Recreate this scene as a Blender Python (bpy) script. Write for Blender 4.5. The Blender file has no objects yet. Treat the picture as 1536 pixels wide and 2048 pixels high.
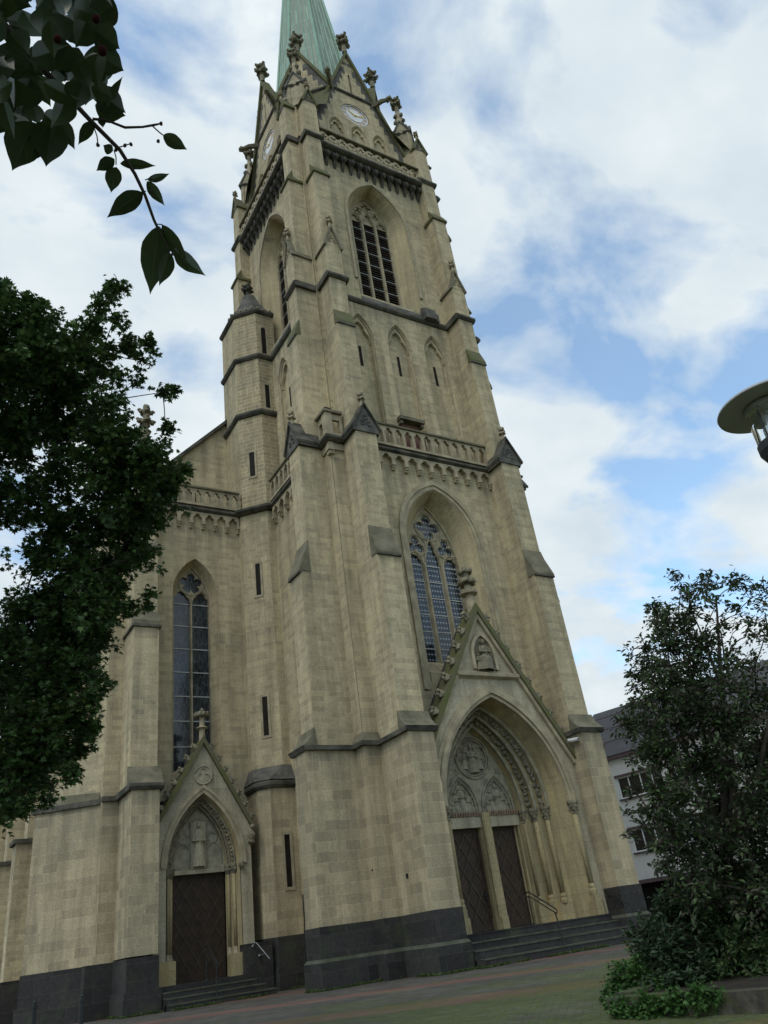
import bpy, bmesh, math, random
import numpy as np
from mathutils import Vector, Matrix, noise
from mathutils.geometry import tessellate_polygon

S = bpy.context.scene
COL = S.collection
PI = math.pi
sin, cos, rad = math.sin, math.cos, math.radians

# ------------------------------------------------------------------ camera
CAM = Vector((-17.64913, -22.43303, 1.0))
RGT = Vector((0.8611316, -0.4922063, -0.12722157))
UPV = Vector((-0.14404241, -0.4762184, 0.86744903))
BCK = Vector((-0.48754913, -0.72866247, -0.48098529))
FPX = 1548.6486
cd = bpy.data.cameras.new('camera')
cam = bpy.data.objects.new('camera', cd)
COL.objects.link(cam)
cam.matrix_world = Matrix(((RGT.x, UPV.x, BCK.x, CAM.x), (RGT.y, UPV.y, BCK.y, CAM.y), (RGT.z, UPV.z, BCK.z, CAM.z), (0, 0, 0, 1)))
cd.sensor_fit = 'HORIZONTAL'
cd.sensor_width = 36.0
cd.lens = 36.0 * FPX / 1536.0
cd.clip_start = 0.1
cd.clip_end = 3000
S.camera = cam
S.render.resolution_x, S.render.resolution_y = 768, 1024


def at(u, v, D):
    d = RGT * ((u - 768) / FPX) + UPV * ((1024 - v) / FPX) - BCK
    return CAM + d.normalized() * D


# ------------------------------------------------------------------ light
S.view_settings.view_transform = 'Standard'
S.view_settings.look = 'None'
S.view_settings.exposure = 0.3
S.view_settings.gamma = 1.0
SUN_EL, SUN_AZ = 52.0, 240.0          # azimuth measured from +y towards +x
w = bpy.data.worlds.new('World')
S.world = w
w.use_nodes = True
nt = w.node_tree
nt.nodes.clear()


def wn(t, **k):
    n = nt.nodes.new(t)
    for a, b in k.items():
        setattr(n, a, b)
    return n


sky = wn('ShaderNodeTexSky', sky_type='NISHITA', sun_disc=False, sun_elevation=rad(SUN_EL), sun_rotation=rad(SUN_AZ))
sky.air_density, sky.dust_density, sky.ozone_density = 1.0, 0.6, 2.5
tc = wn('ShaderNodeTexCoord')
sep = wn('ShaderNodeSeparateXYZ')
nt.links.new(tc.outputs['Generated'], sep.inputs[0])
mx = wn('ShaderNodeMath', operation='ADD'); mx.inputs[1].default_value = 0.32
nt.links.new(sep.outputs['Z'], mx.inputs[0])
dv = wn('ShaderNodeVectorMath', operation='DIVIDE')
cb = wn('ShaderNodeCombineXYZ')
for i in range(3):
    nt.links.new(mx.outputs[0], cb.inputs[i])
nt.links.new(tc.outputs['Generated'], dv.inputs[0]); nt.links.new(cb.outputs[0], dv.inputs[1])
mp = wn('ShaderNodeMapping'); mp.inputs['Location'].default_value = (3.1, 1.3, 0.0); mp.inputs['Rotation'].default_value = (0, 0, 0.5)
mp.inputs['Scale'].default_value = (1.0, 1.35, 1.0)
nt.links.new(dv.outputs[0], mp.inputs[0])
n1 = wn('ShaderNodeTexNoise'); n1.inputs['Scale'].default_value = 4.0; n1.inputs['Detail'].default_value = 7; n1.inputs['Roughness'].default_value = 0.52; n1.inputs['Distortion'].default_value = 0.25
n2 = wn('ShaderNodeTexNoise'); n2.inputs['Scale'].default_value = 5.0; n2.inputs['Detail'].default_value = 5; n2.inputs['Roughness'].default_value = 0.5
nt.links.new(mp.outputs[0], n1.inputs[0]); nt.links.new(mp.outputs[0], n2.inputs[0])
r1 = wn('ShaderNodeValToRGB'); r1.color_ramp.elements[0].position = 0.38; r1.color_ramp.elements[1].position = 0.53; r1.color_ramp.elements[0].color = (0.16, 0.16, 0.16, 1)
nt.links.new(n1.outputs[0], r1.inputs[0])
r2 = wn('ShaderNodeValToRGB')
r2.color_ramp.elements[0].position = 0.32; r2.color_ramp.elements[0].color = (5.4, 6.2, 6.8, 1)
r2.color_ramp.elements[1].position = 0.68; r2.color_ramp.elements[1].color = (7.1, 7.7, 7.9, 1)
nt.links.new(n2.outputs[0], r2.inputs[0])
hs = wn('ShaderNodeMixRGB', blend_type='MULTIPLY'); hs.inputs[0].default_value = 1.0; hs.inputs[2].default_value = (2.15, 2.4, 2.25, 1)
nt.links.new(sky.outputs[0], hs.inputs[1])
mixc = wn('ShaderNodeMixRGB')
nt.links.new(r1.outputs[0], mixc.inputs[0]); nt.links.new(hs.outputs[0], mixc.inputs[1]); nt.links.new(r2.outputs[0], mixc.inputs[2])
bg = wn('ShaderNodeBackground'); bg.inputs[1].default_value = 0.098
nt.links.new(mixc.outputs[0], bg.inputs[0])
wo = wn('ShaderNodeOutputWorld')
nt.links.new(bg.outputs[0], wo.inputs[0])

sd = bpy.data.lights.new('sun', 'SUN')
sd.energy = 0.75
sd.angle = rad(20)
sd.color = (1.0, 0.95, 0.86)
sun = bpy.data.objects.new('sun', sd)
COL.objects.link(sun)
az, el = rad(SUN_AZ), rad(SUN_EL)
sv = Vector((sin(az) * cos(el), cos(az) * cos(el), sin(el)))
sun.rotation_euler = sv.to_track_quat('Z', 'Y').to_euler()
sun.location = (0, 0, 80)

# ------------------------------------------------------------------ materials


class Mat:
    def __init__(s, name, rough=0.85, metal=0.0, spec=0.3):
        s.m = bpy.data.materials.new(name)
        s.m.use_nodes = True
        s.t = s.m.node_tree
        s.b = s.t.nodes['Principled BSDF']
        s.b.inputs['Roughness'].default_value = rough
        s.b.inputs['Metallic'].default_value = metal
        s.b.inputs['Specular IOR Level'].default_value = spec
        s.tc = s.n('ShaderNodeTexCoord')

    def n(s, t, **k):
        n = s.t.nodes.new(t)
        for a, b in k.items():
            setattr(n, a, b)
        return n

    def l(s, a, b):
        s.t.links.new(a, b)

    def noise(s, scale, detail=4, rough=0.55, src='Object', vec=None, sc=None):
        n = s.n('ShaderNodeTexNoise')
        n.inputs['Scale'].default_value = scale
        n.inputs['Detail'].default_value = detail
        n.inputs['Roughness'].default_value = rough
        o = vec or s.tc.outputs[src]
        if sc:
            m = s.n('ShaderNodeMapping'); m.inputs['Scale'].default_value = sc
            s.l(o, m.inputs[0]); o = m.outputs[0]
        s.l(o, n.inputs[0])
        return n.outputs[0]

    def ramp(s, fac, stops):
        r = s.n('ShaderNodeValToRGB')
        e = r.color_ramp.elements
        while len(e) < len(stops):
            e.new(0.5)
        for x, (p, c) in zip(e, stops):
            x.position = p
            x.color = (c, c, c, 1) if isinstance(c, (int, float)) else tuple(c) + (1,)
        s.l(fac, r.inputs[0])
        return r.outputs[0]

    def mix(s, fac, a, b, mode='MIX'):
        m = s.n('ShaderNodeMixRGB', blend_type=mode)
        for i, x in ((0, fac), (1, a), (2, b)):
            if isinstance(x, (int, float)):
                m.inputs[i].default_value = x if i == 0 else (x, x, x, 1)
            elif isinstance(x, tuple):
                m.inputs[i].default_value = tuple(x) + (1,)
            else:
                s.l(x, m.inputs[i])
        return m.outputs[0]

    def color(s, c):
        if isinstance(c, tuple):
            s.b.inputs['Base Color'].default_value = c + (1,)
        else:
            s.l(c, s.b.inputs['Base Color'])

    def bump(s, h, strength=0.3, dist=0.02):
        b = s.n('ShaderNodeBump')
        b.inputs['Strength'].default_value = strength
        b.inputs['Distance'].default_value = dist
        s.l(h, b.inputs['Height'])
        s.l(b.outputs[0], s.b.inputs['Normal'])


def simple(name, c1, c2=None, scale=3.0, rough=0.85, metal=0.0, bump=0.0, grain=30, spec=0.3, lo=0.35, hi=0.65):
    M = Mat(name, rough, metal, spec)
    if c2 is None:
        c2 = tuple(x * 0.7 for x in c1)
    f = M.noise(scale, 6, 0.6)
    c = M.ramp(f, [(lo, c2), (hi, c1)])
    M.color(c)
    if bump:
        M.bump(M.noise(grain, 4), bump, 0.02)
    return M.m


def ashlar(name, ca, cb_, cm, bw=0.74, rh=0.33, ms=0.012, streak=0.25, stain=None):
    M = Mat(name, 0.9, 0, 0.2)
    br = M.n('ShaderNodeTexBrick')
    br.offset = 0.5; br.squash = 0.72; br.squash_frequency = 3
    br.inputs['Scale'].default_value = 1.0
    br.inputs['Brick Width'].default_value = bw
    br.inputs['Row Height'].default_value = rh
    br.inputs['Mortar Size'].default_value = ms
    br.inputs['Mortar Smooth'].default_value = 0.3
    br.inputs['Bias'].default_value = -0.05
    br.inputs['Color1'].default_value = ca + (1,)
    br.inputs['Color2'].default_value = cb_ + (1,)
    br.inputs['Mortar'].default_value = cm + (1,)
    wv = M.n('ShaderNodeMixRGB', blend_type='ADD'); wv.inputs[0].default_value = 1.0
    no = M.n('ShaderNodeTexNoise'); no.inputs['Scale'].default_value = 2.2; no.inputs['Detail'].default_value = 2
    M.l(M.tc.outputs['UV'], no.inputs[0])
    sc = M.n('ShaderNodeVectorMath', operation='SCALE'); sc.inputs['Scale'].default_value = 0.018
    M.l(no.outputs['Color'], sc.inputs[0])
    M.l(M.tc.outputs['UV'], wv.inputs[1]); M.l(sc.outputs[0], wv.inputs[2])
    M.l(wv.outputs[0], br.inputs['Vector'])
    col = br.outputs['Color']
    big = M.ramp(M.noise(0.45, 5, 0.6), [(0.3, (0.84, 0.85, 0.85)), (0.7, (1.08, 1.05, 1.0))])
    col = M.mix(1.0, col, big, 'MULTIPLY')
    st = M.ramp(M.noise(1.0, 5, 0.65, sc=(2.6, 2.6, 0.22)), [(0.36, 1 - streak), (0.6, 1.05)])
    col = M.mix(1.0, col, st, 'MULTIPLY')
    gr = M.ramp(M.noise(16, 4, 0.7), [(0.25, 0.74), (0.75, 1.22)])
    col = M.mix(1.0, col, gr, 'MULTIPLY')
    # rain-run dirt hanging below the projecting courses
    su = M.n('ShaderNodeSeparateXYZ'); M.l(M.tc.outputs['UV'], su.inputs[0])
    tot = None
    for lv, ln_ in ((6.62, 1.5), (13.05, 1.0), (18.0, 1.6), (24.8, 1.0), (27.72, 2.0), (35.3, 0.9), (37.9, 1.8)):
        mr = M.n('ShaderNodeMapRange'); mr.inputs['From Min'].default_value = lv - ln_; mr.inputs['From Max'].default_value = lv
        M.l(su.outputs[1], mr.inputs['Value'])
        lt = M.n('ShaderNodeMath', operation='LESS_THAN'); lt.inputs[1].default_value = lv; M.l(su.outputs[1], lt.inputs[0])
        mu = M.n('ShaderNodeMath', operation='MULTIPLY'); M.l(mr.outputs[0], mu.inputs[0]); M.l(lt.outputs[0], mu.inputs[1])
        if tot is None:
            tot = mu.outputs[0]
        else:
            ad = M.n('ShaderNodeMath', operation='ADD'); M.l(tot, ad.inputs[0]); M.l(mu.outputs[0], ad.inputs[1]); tot = ad.outputs[0]
    run = M.ramp(M.noise(1.0, 4, 0.6, src='UV', sc=(3.2, 0.16, 1)), [(0.42, 0.0), (0.66, 0.75)])
    col = M.mix(M.mix(1.0, run, tot, 'MULTIPLY'), col, (0.17, 0.15, 0.11))
    f2 = M.ramp(M.noise(0.8, 6, 0.7, sc=(1.3, 1.3, 0.35)), [(0.58, 0.0), (0.75, 0.38)])
    col = M.mix(f2, col, (0.18, 0.16, 0.12))
    if stain:
        f = M.ramp(M.noise(0.9, 4, 0.6, sc=(1, 1, 0.5)), [(0.6, 0.0), (0.7, 0.75)])
        col = M.mix(f, col, stain)
    M.color(col)
    hh = M.mix(0.45, M.ramp(br.outputs['Fac'], [(0.0, 1.0), (1.0, 0.0)]), M.noise(14, 5, 0.7))
    M.bump(hh, 0.42, 0.03)
    return M.m


STONE = ashlar('ashlar_stone', (0.52, 0.442, 0.285), (0.38, 0.323, 0.215), (0.54, 0.475, 0.33), 0.50, 0.18, 0.007)
STONEL = ashlar('large_ashlar_stone', (0.47, 0.40, 0.265), (0.325, 0.278, 0.19), (0.49, 0.43, 0.29), 0.72, 0.30, 0.009)
REVEAL = ashlar('reveal_stone', (0.49, 0.415, 0.26), (0.43, 0.365, 0.23), (0.38, 0.33, 0.21), 0.8, 0.4, 0.008)
BRICKY = ashlar('turret_stone', (0.44, 0.37, 0.23), (0.33, 0.28, 0.18), (0.57, 0.50, 0.35), 0.58, 0.22, 0.018)
PALE = ashlar('pale_dressed_stone', (0.46, 0.41, 0.30), (0.39, 0.35, 0.25), (0.33, 0.29, 0.20), 1.1, 0.62, 0.008, 0.3)
YELL = ashlar('yellow_dressed_stone', (0.42, 0.35, 0.195), (0.35, 0.295, 0.175), (0.30, 0.26, 0.15), 0.9, 0.52, 0.008, 0.3, (0.38, 0.24, 0.09))
TRIM = simple('weathered_trim', (0.42, 0.36, 0.24), (0.26, 0.22, 0.15), 2.2, 0.9, bump=0.3)
CARVE = simple('carved_stone', (0.36, 0.33, 0.23), (0.21, 0.19, 0.14), 4.0, 0.9, bump=0.35)
FOLI = simple('carved_foliage_stone', (0.27, 0.24, 0.16), (0.12, 0.11, 0.08), 5.0, 0.95, bump=0.4)
DARK = simple('blackened_stone', (0.125, 0.112, 0.09), (0.036, 0.038, 0.029), 2.2, 0.9, bump=0.3)
SOOT = simple('sooty_grey_stone', (0.15, 0.14, 0.12), (0.06, 0.06, 0.055), 2.5, 0.9, bump=0.3)
MOSSY = simple('mossy_weathering', (0.10, 0.11, 0.035), (0.13, 0.115, 0.075), 2.5, 0.95, bump=0.4)
SLOPE = simple('weathered_slope', (0.21, 0.185, 0.13), (0.10, 0.095, 0.06), 1.6, 0.95, bump=0.35)
COPPER = None


def mk_copper():
    M = Mat('green_copper', 0.62, 0.0, 0.4)
    br = M.n('ShaderNodeTexBrick'); br.offset = 0.5
    br.inputs['Scale'].default_value = 1.0
    br.inputs['Brick Width'].default_value = 0.8; br.inputs['Row Height'].default_value = 1.9
    br.inputs['Mortar Size'].default_value = 0.03
    br.inputs['Color1'].default_value = (0.215, 0.285, 0.225, 1); br.inputs['Color2'].default_value = (0.165, 0.21, 0.175, 1)
    br.inputs['Mortar'].default_value = (0.30, 0.46, 0.36, 1)
    M.l(M.tc.outputs['UV'], br.inputs['Vector'])
    st = M.ramp(M.noise(1.2, 6, 0.65, sc=(2, 2, 0.12)), [(0.3, (0.78, 0.76, 0.72)), (0.7, (1.15, 1.15, 1.12))])
    c = M.mix(1.0, br.outputs['Color'], st, 'MULTIPLY')
    M.color(c)
    M.bump(br.outputs['Fac'], 0.3, 0.03)
    return M.m


COPPER = mk_copper()


def mk_basalt():
    M = Mat('dark_basalt_plinth', 0.8, 0, 0.3)
    br = M.n('ShaderNodeTexBrick'); br.offset = 0.5
    br.inputs['Scale'].default_value = 1.0
    br.inputs['Brick Width'].default_value = 1.15; br.inputs['Row Height'].default_value = 0.46; br.inputs['Mortar Size'].default_value = 0.008
    br.inputs['Color1'].default_value = (0.042, 0.039, 0.037, 1); br.inputs['Color2'].default_value = (0.022, 0.021, 0.02, 1); br.inputs['Mortar'].default_value = (0.055, 0.052, 0.047, 1)
    M.l(M.tc.outputs['UV'], br.inputs['Vector'])
    g = M.ramp(M.noise(9, 5, 0.7), [(0.3, 0.65), (0.7, 1.3)])
    c = M.mix(1.0, br.outputs['Color'], g, 'MULTIPLY')
    f = M.ramp(M.noise(1.3, 5, 0.65), [(0.52, 0.0), (0.72, 0.6)])
    c = M.mix(f, c, (0.06, 0.07, 0.035))
    M.color(c)
    M.bump(M.noise(12, 5, 0.7), 0.35, 0.03)
    return M.m


BASALT = mk_basalt()
STEPM = simple('worn_highlit_basalt', (0.10, 0.10, 0.08), (0.045, 0.055, 0.028), 2.5, 0.85, bump=0.4)  # worn mossy basalt; the lighter tone also paints highlights along step edges


def mk_glass(name, dots):
    M = Mat(name, 0.12, 0, 0.6)
    c = M.ramp(M.noise(2.0, 3), [(0.35, (0.012, 0.016, 0.02)), (0.65, (0.03, 0.038, 0.046))])
    sepn = M.n('ShaderNodeSeparateXYZ'); M.l(M.tc.outputs['UV'], sepn.inputs[0])

    def frac(o, s, off=0.0):
        a = M.n('ShaderNodeMath', operation='MULTIPLY_ADD'); a.inputs[1].default_value = s; a.inputs[2].default_value = off
        M.l(o, a.inputs[0])
        b = M.n('ShaderNodeMath', operation='FRACT'); M.l(a.outputs[0], b.inputs[0])
        d = M.n('ShaderNodeMath', operation='SUBTRACT'); d.inputs[1].default_value = 0.5; M.l(b.outputs[0], d.inputs[0])
        e = M.n('ShaderNodeMath', operation='ABSOLUTE'); M.l(d.outputs[0], e.inputs[0])
        return e.outputs[0]
    if dots:
        a, b = frac(sepn.outputs[0], 7.5), frac(sepn.outputs[1], 4.4)
        b2 = M.n('ShaderNodeMath', operation='MULTIPLY'); b2.inputs[1].default_value = 1.7; M.l(b, b2.inputs[0])
        s = M.n('ShaderNodeMath', operation='ADD'); M.l(a, s.inputs[0]); M.l(b2.outputs[0], s.inputs[1])
        f = M.ramp(s.outputs[0], [(0.30, 0.85), (0.40, 0.0)])
        c = M.mix(f, c, (0.34, 0.37, 0.38))
    else:
        wv = M.n('ShaderNodeTexVoronoi', feature='DISTANCE_TO_EDGE'); wv.inputs['Scale'].default_value = 3.2
        m = M.n('ShaderNodeMapping'); m.inputs['Scale'].default_value = (2.2, 0.7, 1); m.inputs['Rotation'].default_value = (0, 0, 0.35)
        M.l(M.tc.outputs['UV'], m.inputs[0]); M.l(m.outputs[0], wv.inputs['Vector'])
        f = M.ramp(wv.outputs['Distance'], [(0.02, 0.5), (0.06, 0.0)])
        c = M.mix(f, c, (0.13, 0.14, 0.14))
    M.color(c)
    M.bump(M.noise(6, 2), 0.12, 0.02)
    return M.m


GLASS_A = mk_glass('leaded_glass_dotted', True)
GLASS_B = mk_glass('leaded_glass', False)
SLITD = simple('slit_darkness', (0.022, 0.018, 0.014), (0.012, 0.01, 0.009), 3, 0.7, spec=0.1)
SLITG = simple('dark_window_glass', (0.02, 0.02, 0.022), (0.01, 0.01, 0.01), 3, 0.15, spec=0.6)
BAR = simple('pale_glazing_bar', (0.5, 0.5, 0.47), (0.35, 0.35, 0.33), 5, 0.6)
LOUV = simple('louver_wood', (0.06, 0.045, 0.032), (0.03, 0.024, 0.018), 6, 0.85)
LEADS = simple('lead_edge', (0.42, 0.44, 0.42), (0.3, 0.31, 0.3), 5, 0.6)
DOOR = simple('dark_oak_door', (0.058, 0.036, 0.023), (0.034, 0.022, 0.015), 4, 0.6, bump=0.2)
DOORB = simple('oak_door_batten', (0.075, 0.056, 0.036), (0.04, 0.031, 0.021), 4, 0.55, bump=0.2)
REDW = simple('red_brown_boards', (0.16, 0.075, 0.05), (0.10, 0.05, 0.035), 5, 0.8)
VOID = simple('unlit_interior', (0.012, 0.012, 0.011), (0.008, 0.008, 0.008), 3, 0.9)
IRON = simple('wrought_iron', (0.05, 0.055, 0.055), (0.03, 0.032, 0.032), 8, 0.5, metal=0.6)
STEEL = simple('galvanised_steel', (0.42, 0.43, 0.43), (0.3, 0.31, 0.31), 8, 0.4, metal=0.9)
WHITEP = simple('white_plastic', (0.75, 0.74, 0.72), (0.6, 0.6, 0.58), 4, 0.4)
DIAL = simple('white_clock_dial', (0.78, 0.77, 0.75), (0.66, 0.65, 0.63), 4, 0.5)
DIALG = simple('grey_clock_ring', (0.60, 0.55, 0.55), (0.50, 0.46, 0.46), 4, 0.5)
GOLD = simple('gilded_metal', (0.75, 0.55, 0.16), (0.55, 0.4, 0.12), 5, 0.4, metal=0.6)
SLATE = simple('dark_slate_roof', (0.075, 0.075, 0.08), (0.04, 0.042, 0.045), 3, 0.7, bump=0.3)

# ------------------------------------------------------------------ mesh builder


def ico_template(sub):
    bm = bmesh.new()
    bmesh.ops.create_icosphere(bm, subdivisions=sub, radius=1.0)
    v = [tuple(x.co) for x in bm.verts]
    f = [tuple(x.index for x in p.verts) for p in bm.faces]
    bm.free()
    return v, f


ICO = {1: ico_template(1), 2: ico_template(2), 3: ico_template(3)}
I4 = Matrix.Identity(4)
ROOT = [None]


class MB:
    def __init__(s, M=None):
        s.v, s.f, s.M = [], [], M or I4

    def add(s, vs, fs):
        o = len(s.v)
        s.v += [tuple(s.M @ Vector(x)) for x in vs]
        s.f += [tuple(i + o for i in f) for f in fs]
        return s

    def box(s, x0, x1, y0, y1, z0, z1):
        v = [(x, y, z) for x in (x0, x1) for y in (y0, y1) for z in (z0, z1)]
        return s.add(v, [(0, 1, 3, 2), (4, 6, 7, 5), (0, 4, 5, 1), (2, 3, 7, 6), (0, 2, 6, 4), (1, 5, 7, 3)])

    def prism(s, poly, axis, a, b):
        """extrude a polygon: axis x -> poly (y,z); axis y -> poly (x,z); axis z -> poly (x,y)"""
        def mk(p, t):
            return (t, p[0], p[1]) if axis == 'x' else (p[0], t, p[1]) if axis == 'y' else (p[0], p[1], t)
        n = len(poly)
        v = [mk(p, a) for p in poly] + [mk(p, b) for p in poly]
        tris = tessellate_polygon([[Vector((p[0], p[1], 0)) for p in poly]])
        f = [tuple(t) for t in tris] + [tuple(i + n for i in reversed(t)) for t in tris]
        f += [(i, (i + 1) % n, (i + 1) % n + n, i + n) for i in range(n)]
        return s.add(v, f)

    def plate(s, outer, holes, y0, y1, back=False):
        """plate in the x-z plane with holes; front at y0, sides back to y1"""
        loops = [outer] + list(holes)
        pts = [p for l in loops for p in l]
        tris = tessellate_polygon([[Vector((p[0], p[1], 0)) for p in l] for l in loops])
        s.add([(p[0], y0, p[1]) for p in pts], [tuple(t) for t in tris])
        if back:
            s.add([(p[0], y1, p[1]) for p in pts], [tuple(reversed(t)) for t in tris])
        for l in loops:
            n = len(l)
            s.add([(p[0], y0, p[1]) for p in l] + [(p[0], y1, p[1]) for p in l], [(i, (i + 1) % n, (i + 1) % n + n, i + n) for i in range(n)])
        return s

    def bridge(s, p0, y0, p1, y1, close=False):
        n = len(p0)
        m = n if close else n - 1
        return s.add([(p[0], y0, p[1]) for p in p0] + [(p[0], y1, p[1]) for p in p1], [(i, (i + 1) % n, (i + 1) % n + n, i + n) for i in range(m)])

    def band(s, p0, p1, y0, y1):
        """solid strip between two open paths in the x-z plane"""
        n = len(p0)
        s.bridge(p0, y0, p1, y0); s.bridge(p0, y0, p0, y1); s.bridge(p1, y0, p1, y1)
        return s.bridge(p0, y1, p1, y1)

    def tube(s, pts, r, n=6, caps=True):
        pts = [Vector(p) for p in pts]
        rs = r if isinstance(r, (list, tuple)) else [r] * len(pts)
        rings = []
        up = Vector((0, 0, 1))
        for i, p in enumerate(pts):
            t = (pts[min(i + 1, len(pts) - 1)] - pts[max(i - 1, 0)]).normalized()
            a = t.cross(up)
            if a.length < 0.05:
                a = t.cross(Vector((1, 0, 0)))
            a.normalize()
            b = t.cross(a)
            rings.append([p + (a * cos(2 * PI * k / n) + b * sin(2 * PI * k / n)) * rs[i] for k in range(n)])
        v = [tuple(x) for g in rings for x in g]
        f = []
        for i in range(len(pts) - 1):
            for k in range(n):
                f.append((i * n + k, i * n + (k + 1) % n, (i + 1) * n + (k + 1) % n, (i + 1) * n + k))
        if caps:
            f.append(tuple(range(n))); f.append(tuple((len(pts) - 1) * n + k for k in reversed(range(n))))
        return s.add(v, f)

    def lathe(s, prof, c, n=8, rot=0.0):
        v, f = [], []
        for r, z in prof:
            for k in range(n):
                a = 2 * PI * k / n + rot
                v.append((c[0] + r * cos(a), c[1] + r * sin(a), c[2] + z))
        for i in range(len(prof) - 1):
            for k in range(n):
                f.append((i * n + k, i * n + (k + 1) % n, (i + 1) * n + (k + 1) % n, (i + 1) * n + k))
        f.append(tuple(reversed(range(n)))); f.append(tuple((len(prof) - 1) * n + k for k in range(n)))
        return s.add(v, f)

    def blob(s, c, rx, ry=None, rz=None, sub=1, jit=0.0, rnd=None):
        ry = ry or rx; rz = rz or rx
        v, f = ICO[sub]
        out = []
        for x, y, z in v:
            j = 1 + (rnd.uniform(-jit, jit) if rnd else 0)
            out.append((c[0] + x * rx * j, c[1] + y * ry * j, c[2] + z * rz * j))
        return s.add(out, f)

    def clusters(s, eps=0.02):
        par = list(range(len(s.v)))

        def fd(a):
            while par[a] != a:
                par[a] = par[par[a]]; a = par[a]
            return a
        for fc in s.f:
            r0_ = fd(fc[0])
            for q in fc[1:]:
                par[fd(q)] = r0_
        gr = {}
        for i in range(len(s.v)):
            gr.setdefault(fd(i), []).append(i)
        bb = []
        for ids in gr.values():
            p = np.array([s.v[i] for i in ids])
            bb.append([p.min(0) - eps, p.max(0) + eps, ids])
        ch = True
        while ch:
            ch = False
            for i in range(len(bb)):
                for j in range(len(bb) - 1, i, -1):
                    if (bb[i][0] <= bb[j][1]).all() and (bb[j][0] <= bb[i][1]).all():
                        bb[i] = [np.minimum(bb[i][0], bb[j][0]), np.maximum(bb[i][1], bb[j][1]), bb[i][2] + bb[j][2]]
                        del bb[j]; ch = True
        return [b[2] for b in bb]

    def build(s, name, mat, parent='root', smooth=False, label=None, split=False):
        if split:
            last = None
            for ids in s.clusters():
                mp_ = {a: i for i, a in enumerate(ids)}
                m = MB(); m.v = [s.v[a] for a in ids]; m.f = [tuple(mp_[a] for a in fc) for fc in s.f if fc[0] in mp_]
                last = m.build(name, mat, parent, smooth, label)
            return last
        me = bpy.data.meshes.new(name)
        me.from_pydata(s.v, [], s.f)
        bm = bmesh.new(); bm.from_mesh(me)
        if not smooth:
            bmesh.ops.recalc_face_normals(bm, faces=bm.faces)
        uv = bm.loops.layers.uv.new('UVMap')
        for fc in bm.faces:
            n = fc.normal
            if abs(n.z) > 0.93:
                for l in fc.loops:
                    l[uv].uv = (l.vert.co.x, l.vert.co.y)
            else:
                t = Vector((-n.y, n.x, 0)).normalized()
                b = n.cross(t)
                if b.z < 0:
                    b = -b
                for l in fc.loops:
                    l[uv].uv = (l.vert.co.dot(t), l.vert.co.dot(b))
            fc.smooth = smooth
        bm.to_mesh(me); bm.free()
        me.materials.append(mat)
        o = bpy.data.objects.new(name, me)
        COL.objects.link(o)
        if parent == 'root':
            parent = ROOT[0]
        if parent is not None:
            o.parent = parent
        if label:
            o['label'] = label
        return o


def thing(name, label, cat, loc=(0, 0, 0), group=None):
    o = bpy.data.objects.new(name, None)
    COL.objects.link(o)
    o.empty_display_size = 0.3
    o.location = loc
    o['label'] = label; o['category'] = cat
    if group:
        o['group'] = group
    return o


def settle(root):
    """children were built in world space: keep them there under a moved Empty"""
    bpy.context.view_layer.update()
    inv = Matrix.Translation(root.location).inverted()
    for c in root.children:
        if c.type == 'MESH':
            c.data.transform(inv)
            for g in c.children:
                g.data.transform(inv)
                for q in g.children:
                    q.data.transform(inv)


# pointed arch outline, from bottom left over the apex to bottom right
def arch(cx, a, z0, zs, za, n=12):
    h = za - zs
    c = (h * h - a * a) / (2 * a)
    R = a + c
    th = math.atan2(h, c) if c > -a else PI / 2
    pts = [(cx - a, z0)] if z0 < zs - 1e-6 else []
    for i in range(n + 1):
        t = th * i / n
        pts.append((cx + c - R * cos(t), zs + R * sin(t)))
    for i in range(n - 1, -1, -1):
        t = th * i / n
        pts.append((cx - c + R * cos(t), zs + R * sin(t)))
    if z0 < zs - 1e-6:
        pts.append((cx + a, z0))
    return pts


def circ(cx, cz, r, n=24):
    return [(cx + r * cos(2 * PI * k / n), cz + r * sin(2 * PI * k / n)) for k in range(n)]


def foil(cx, cz, R, k, rot=PI / 2, seg=7):
    s_ = sin(PI / k)
    r = R * s_ / (1 + s_)
    d = R - r
    pts = []
    half = PI / 2 + PI / k
    for i in range(k):
        t = rot + 2 * PI * i / k
        for j in range(seg):
            a = t - half + 2 * half * j / seg
            pts.append((cx + d * cos(t) + r * cos(a), cz + d * sin(t) + r * sin(a)))
    return pts


def light_head(x0, x1, zs, za, n=7):
    """bottom edge of a tracery plate over one light, right to left, trefoil headed"""
    cx = (x0 + x1) / 2; a = (x1 - x0) / 2
    p = arch(cx, a, zs, zs, za, n)
    out = []
    m = len(p)
    for i, (x, z) in enumerate(p):
        t = i / (m - 1)
        cusp = max(0.0, 1 - abs(abs(t - 0.5) - 0.24) / 0.07)
        k = 1 - 0.34 * cusp
        out.append((cx + (x - cx) * k, zs + (z - zs) * (1 - 0.12 * cusp)))
    return out[::-1]


CH = thing('church', 'tall gothic church of tan sandstone with a green copper spire and carved portals', 'church')
ROOT[0] = CH
CY = 4.75
A, D_, W_ = 4.75, 0.594, 0.964
AU, DU, WU = 4.227, 0.168, 0.835


def ROT(k):
    return Matrix.Translation((0, CY, 0)) @ Matrix.Rotation(-PI / 2 * k, 4, 'Z') @ Matrix.Translation((0, -CY, 0))


MIR = Matrix.Scale(-1, 4, (1, 0, 0))

# ------------------------------------------------------------------ windows


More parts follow.
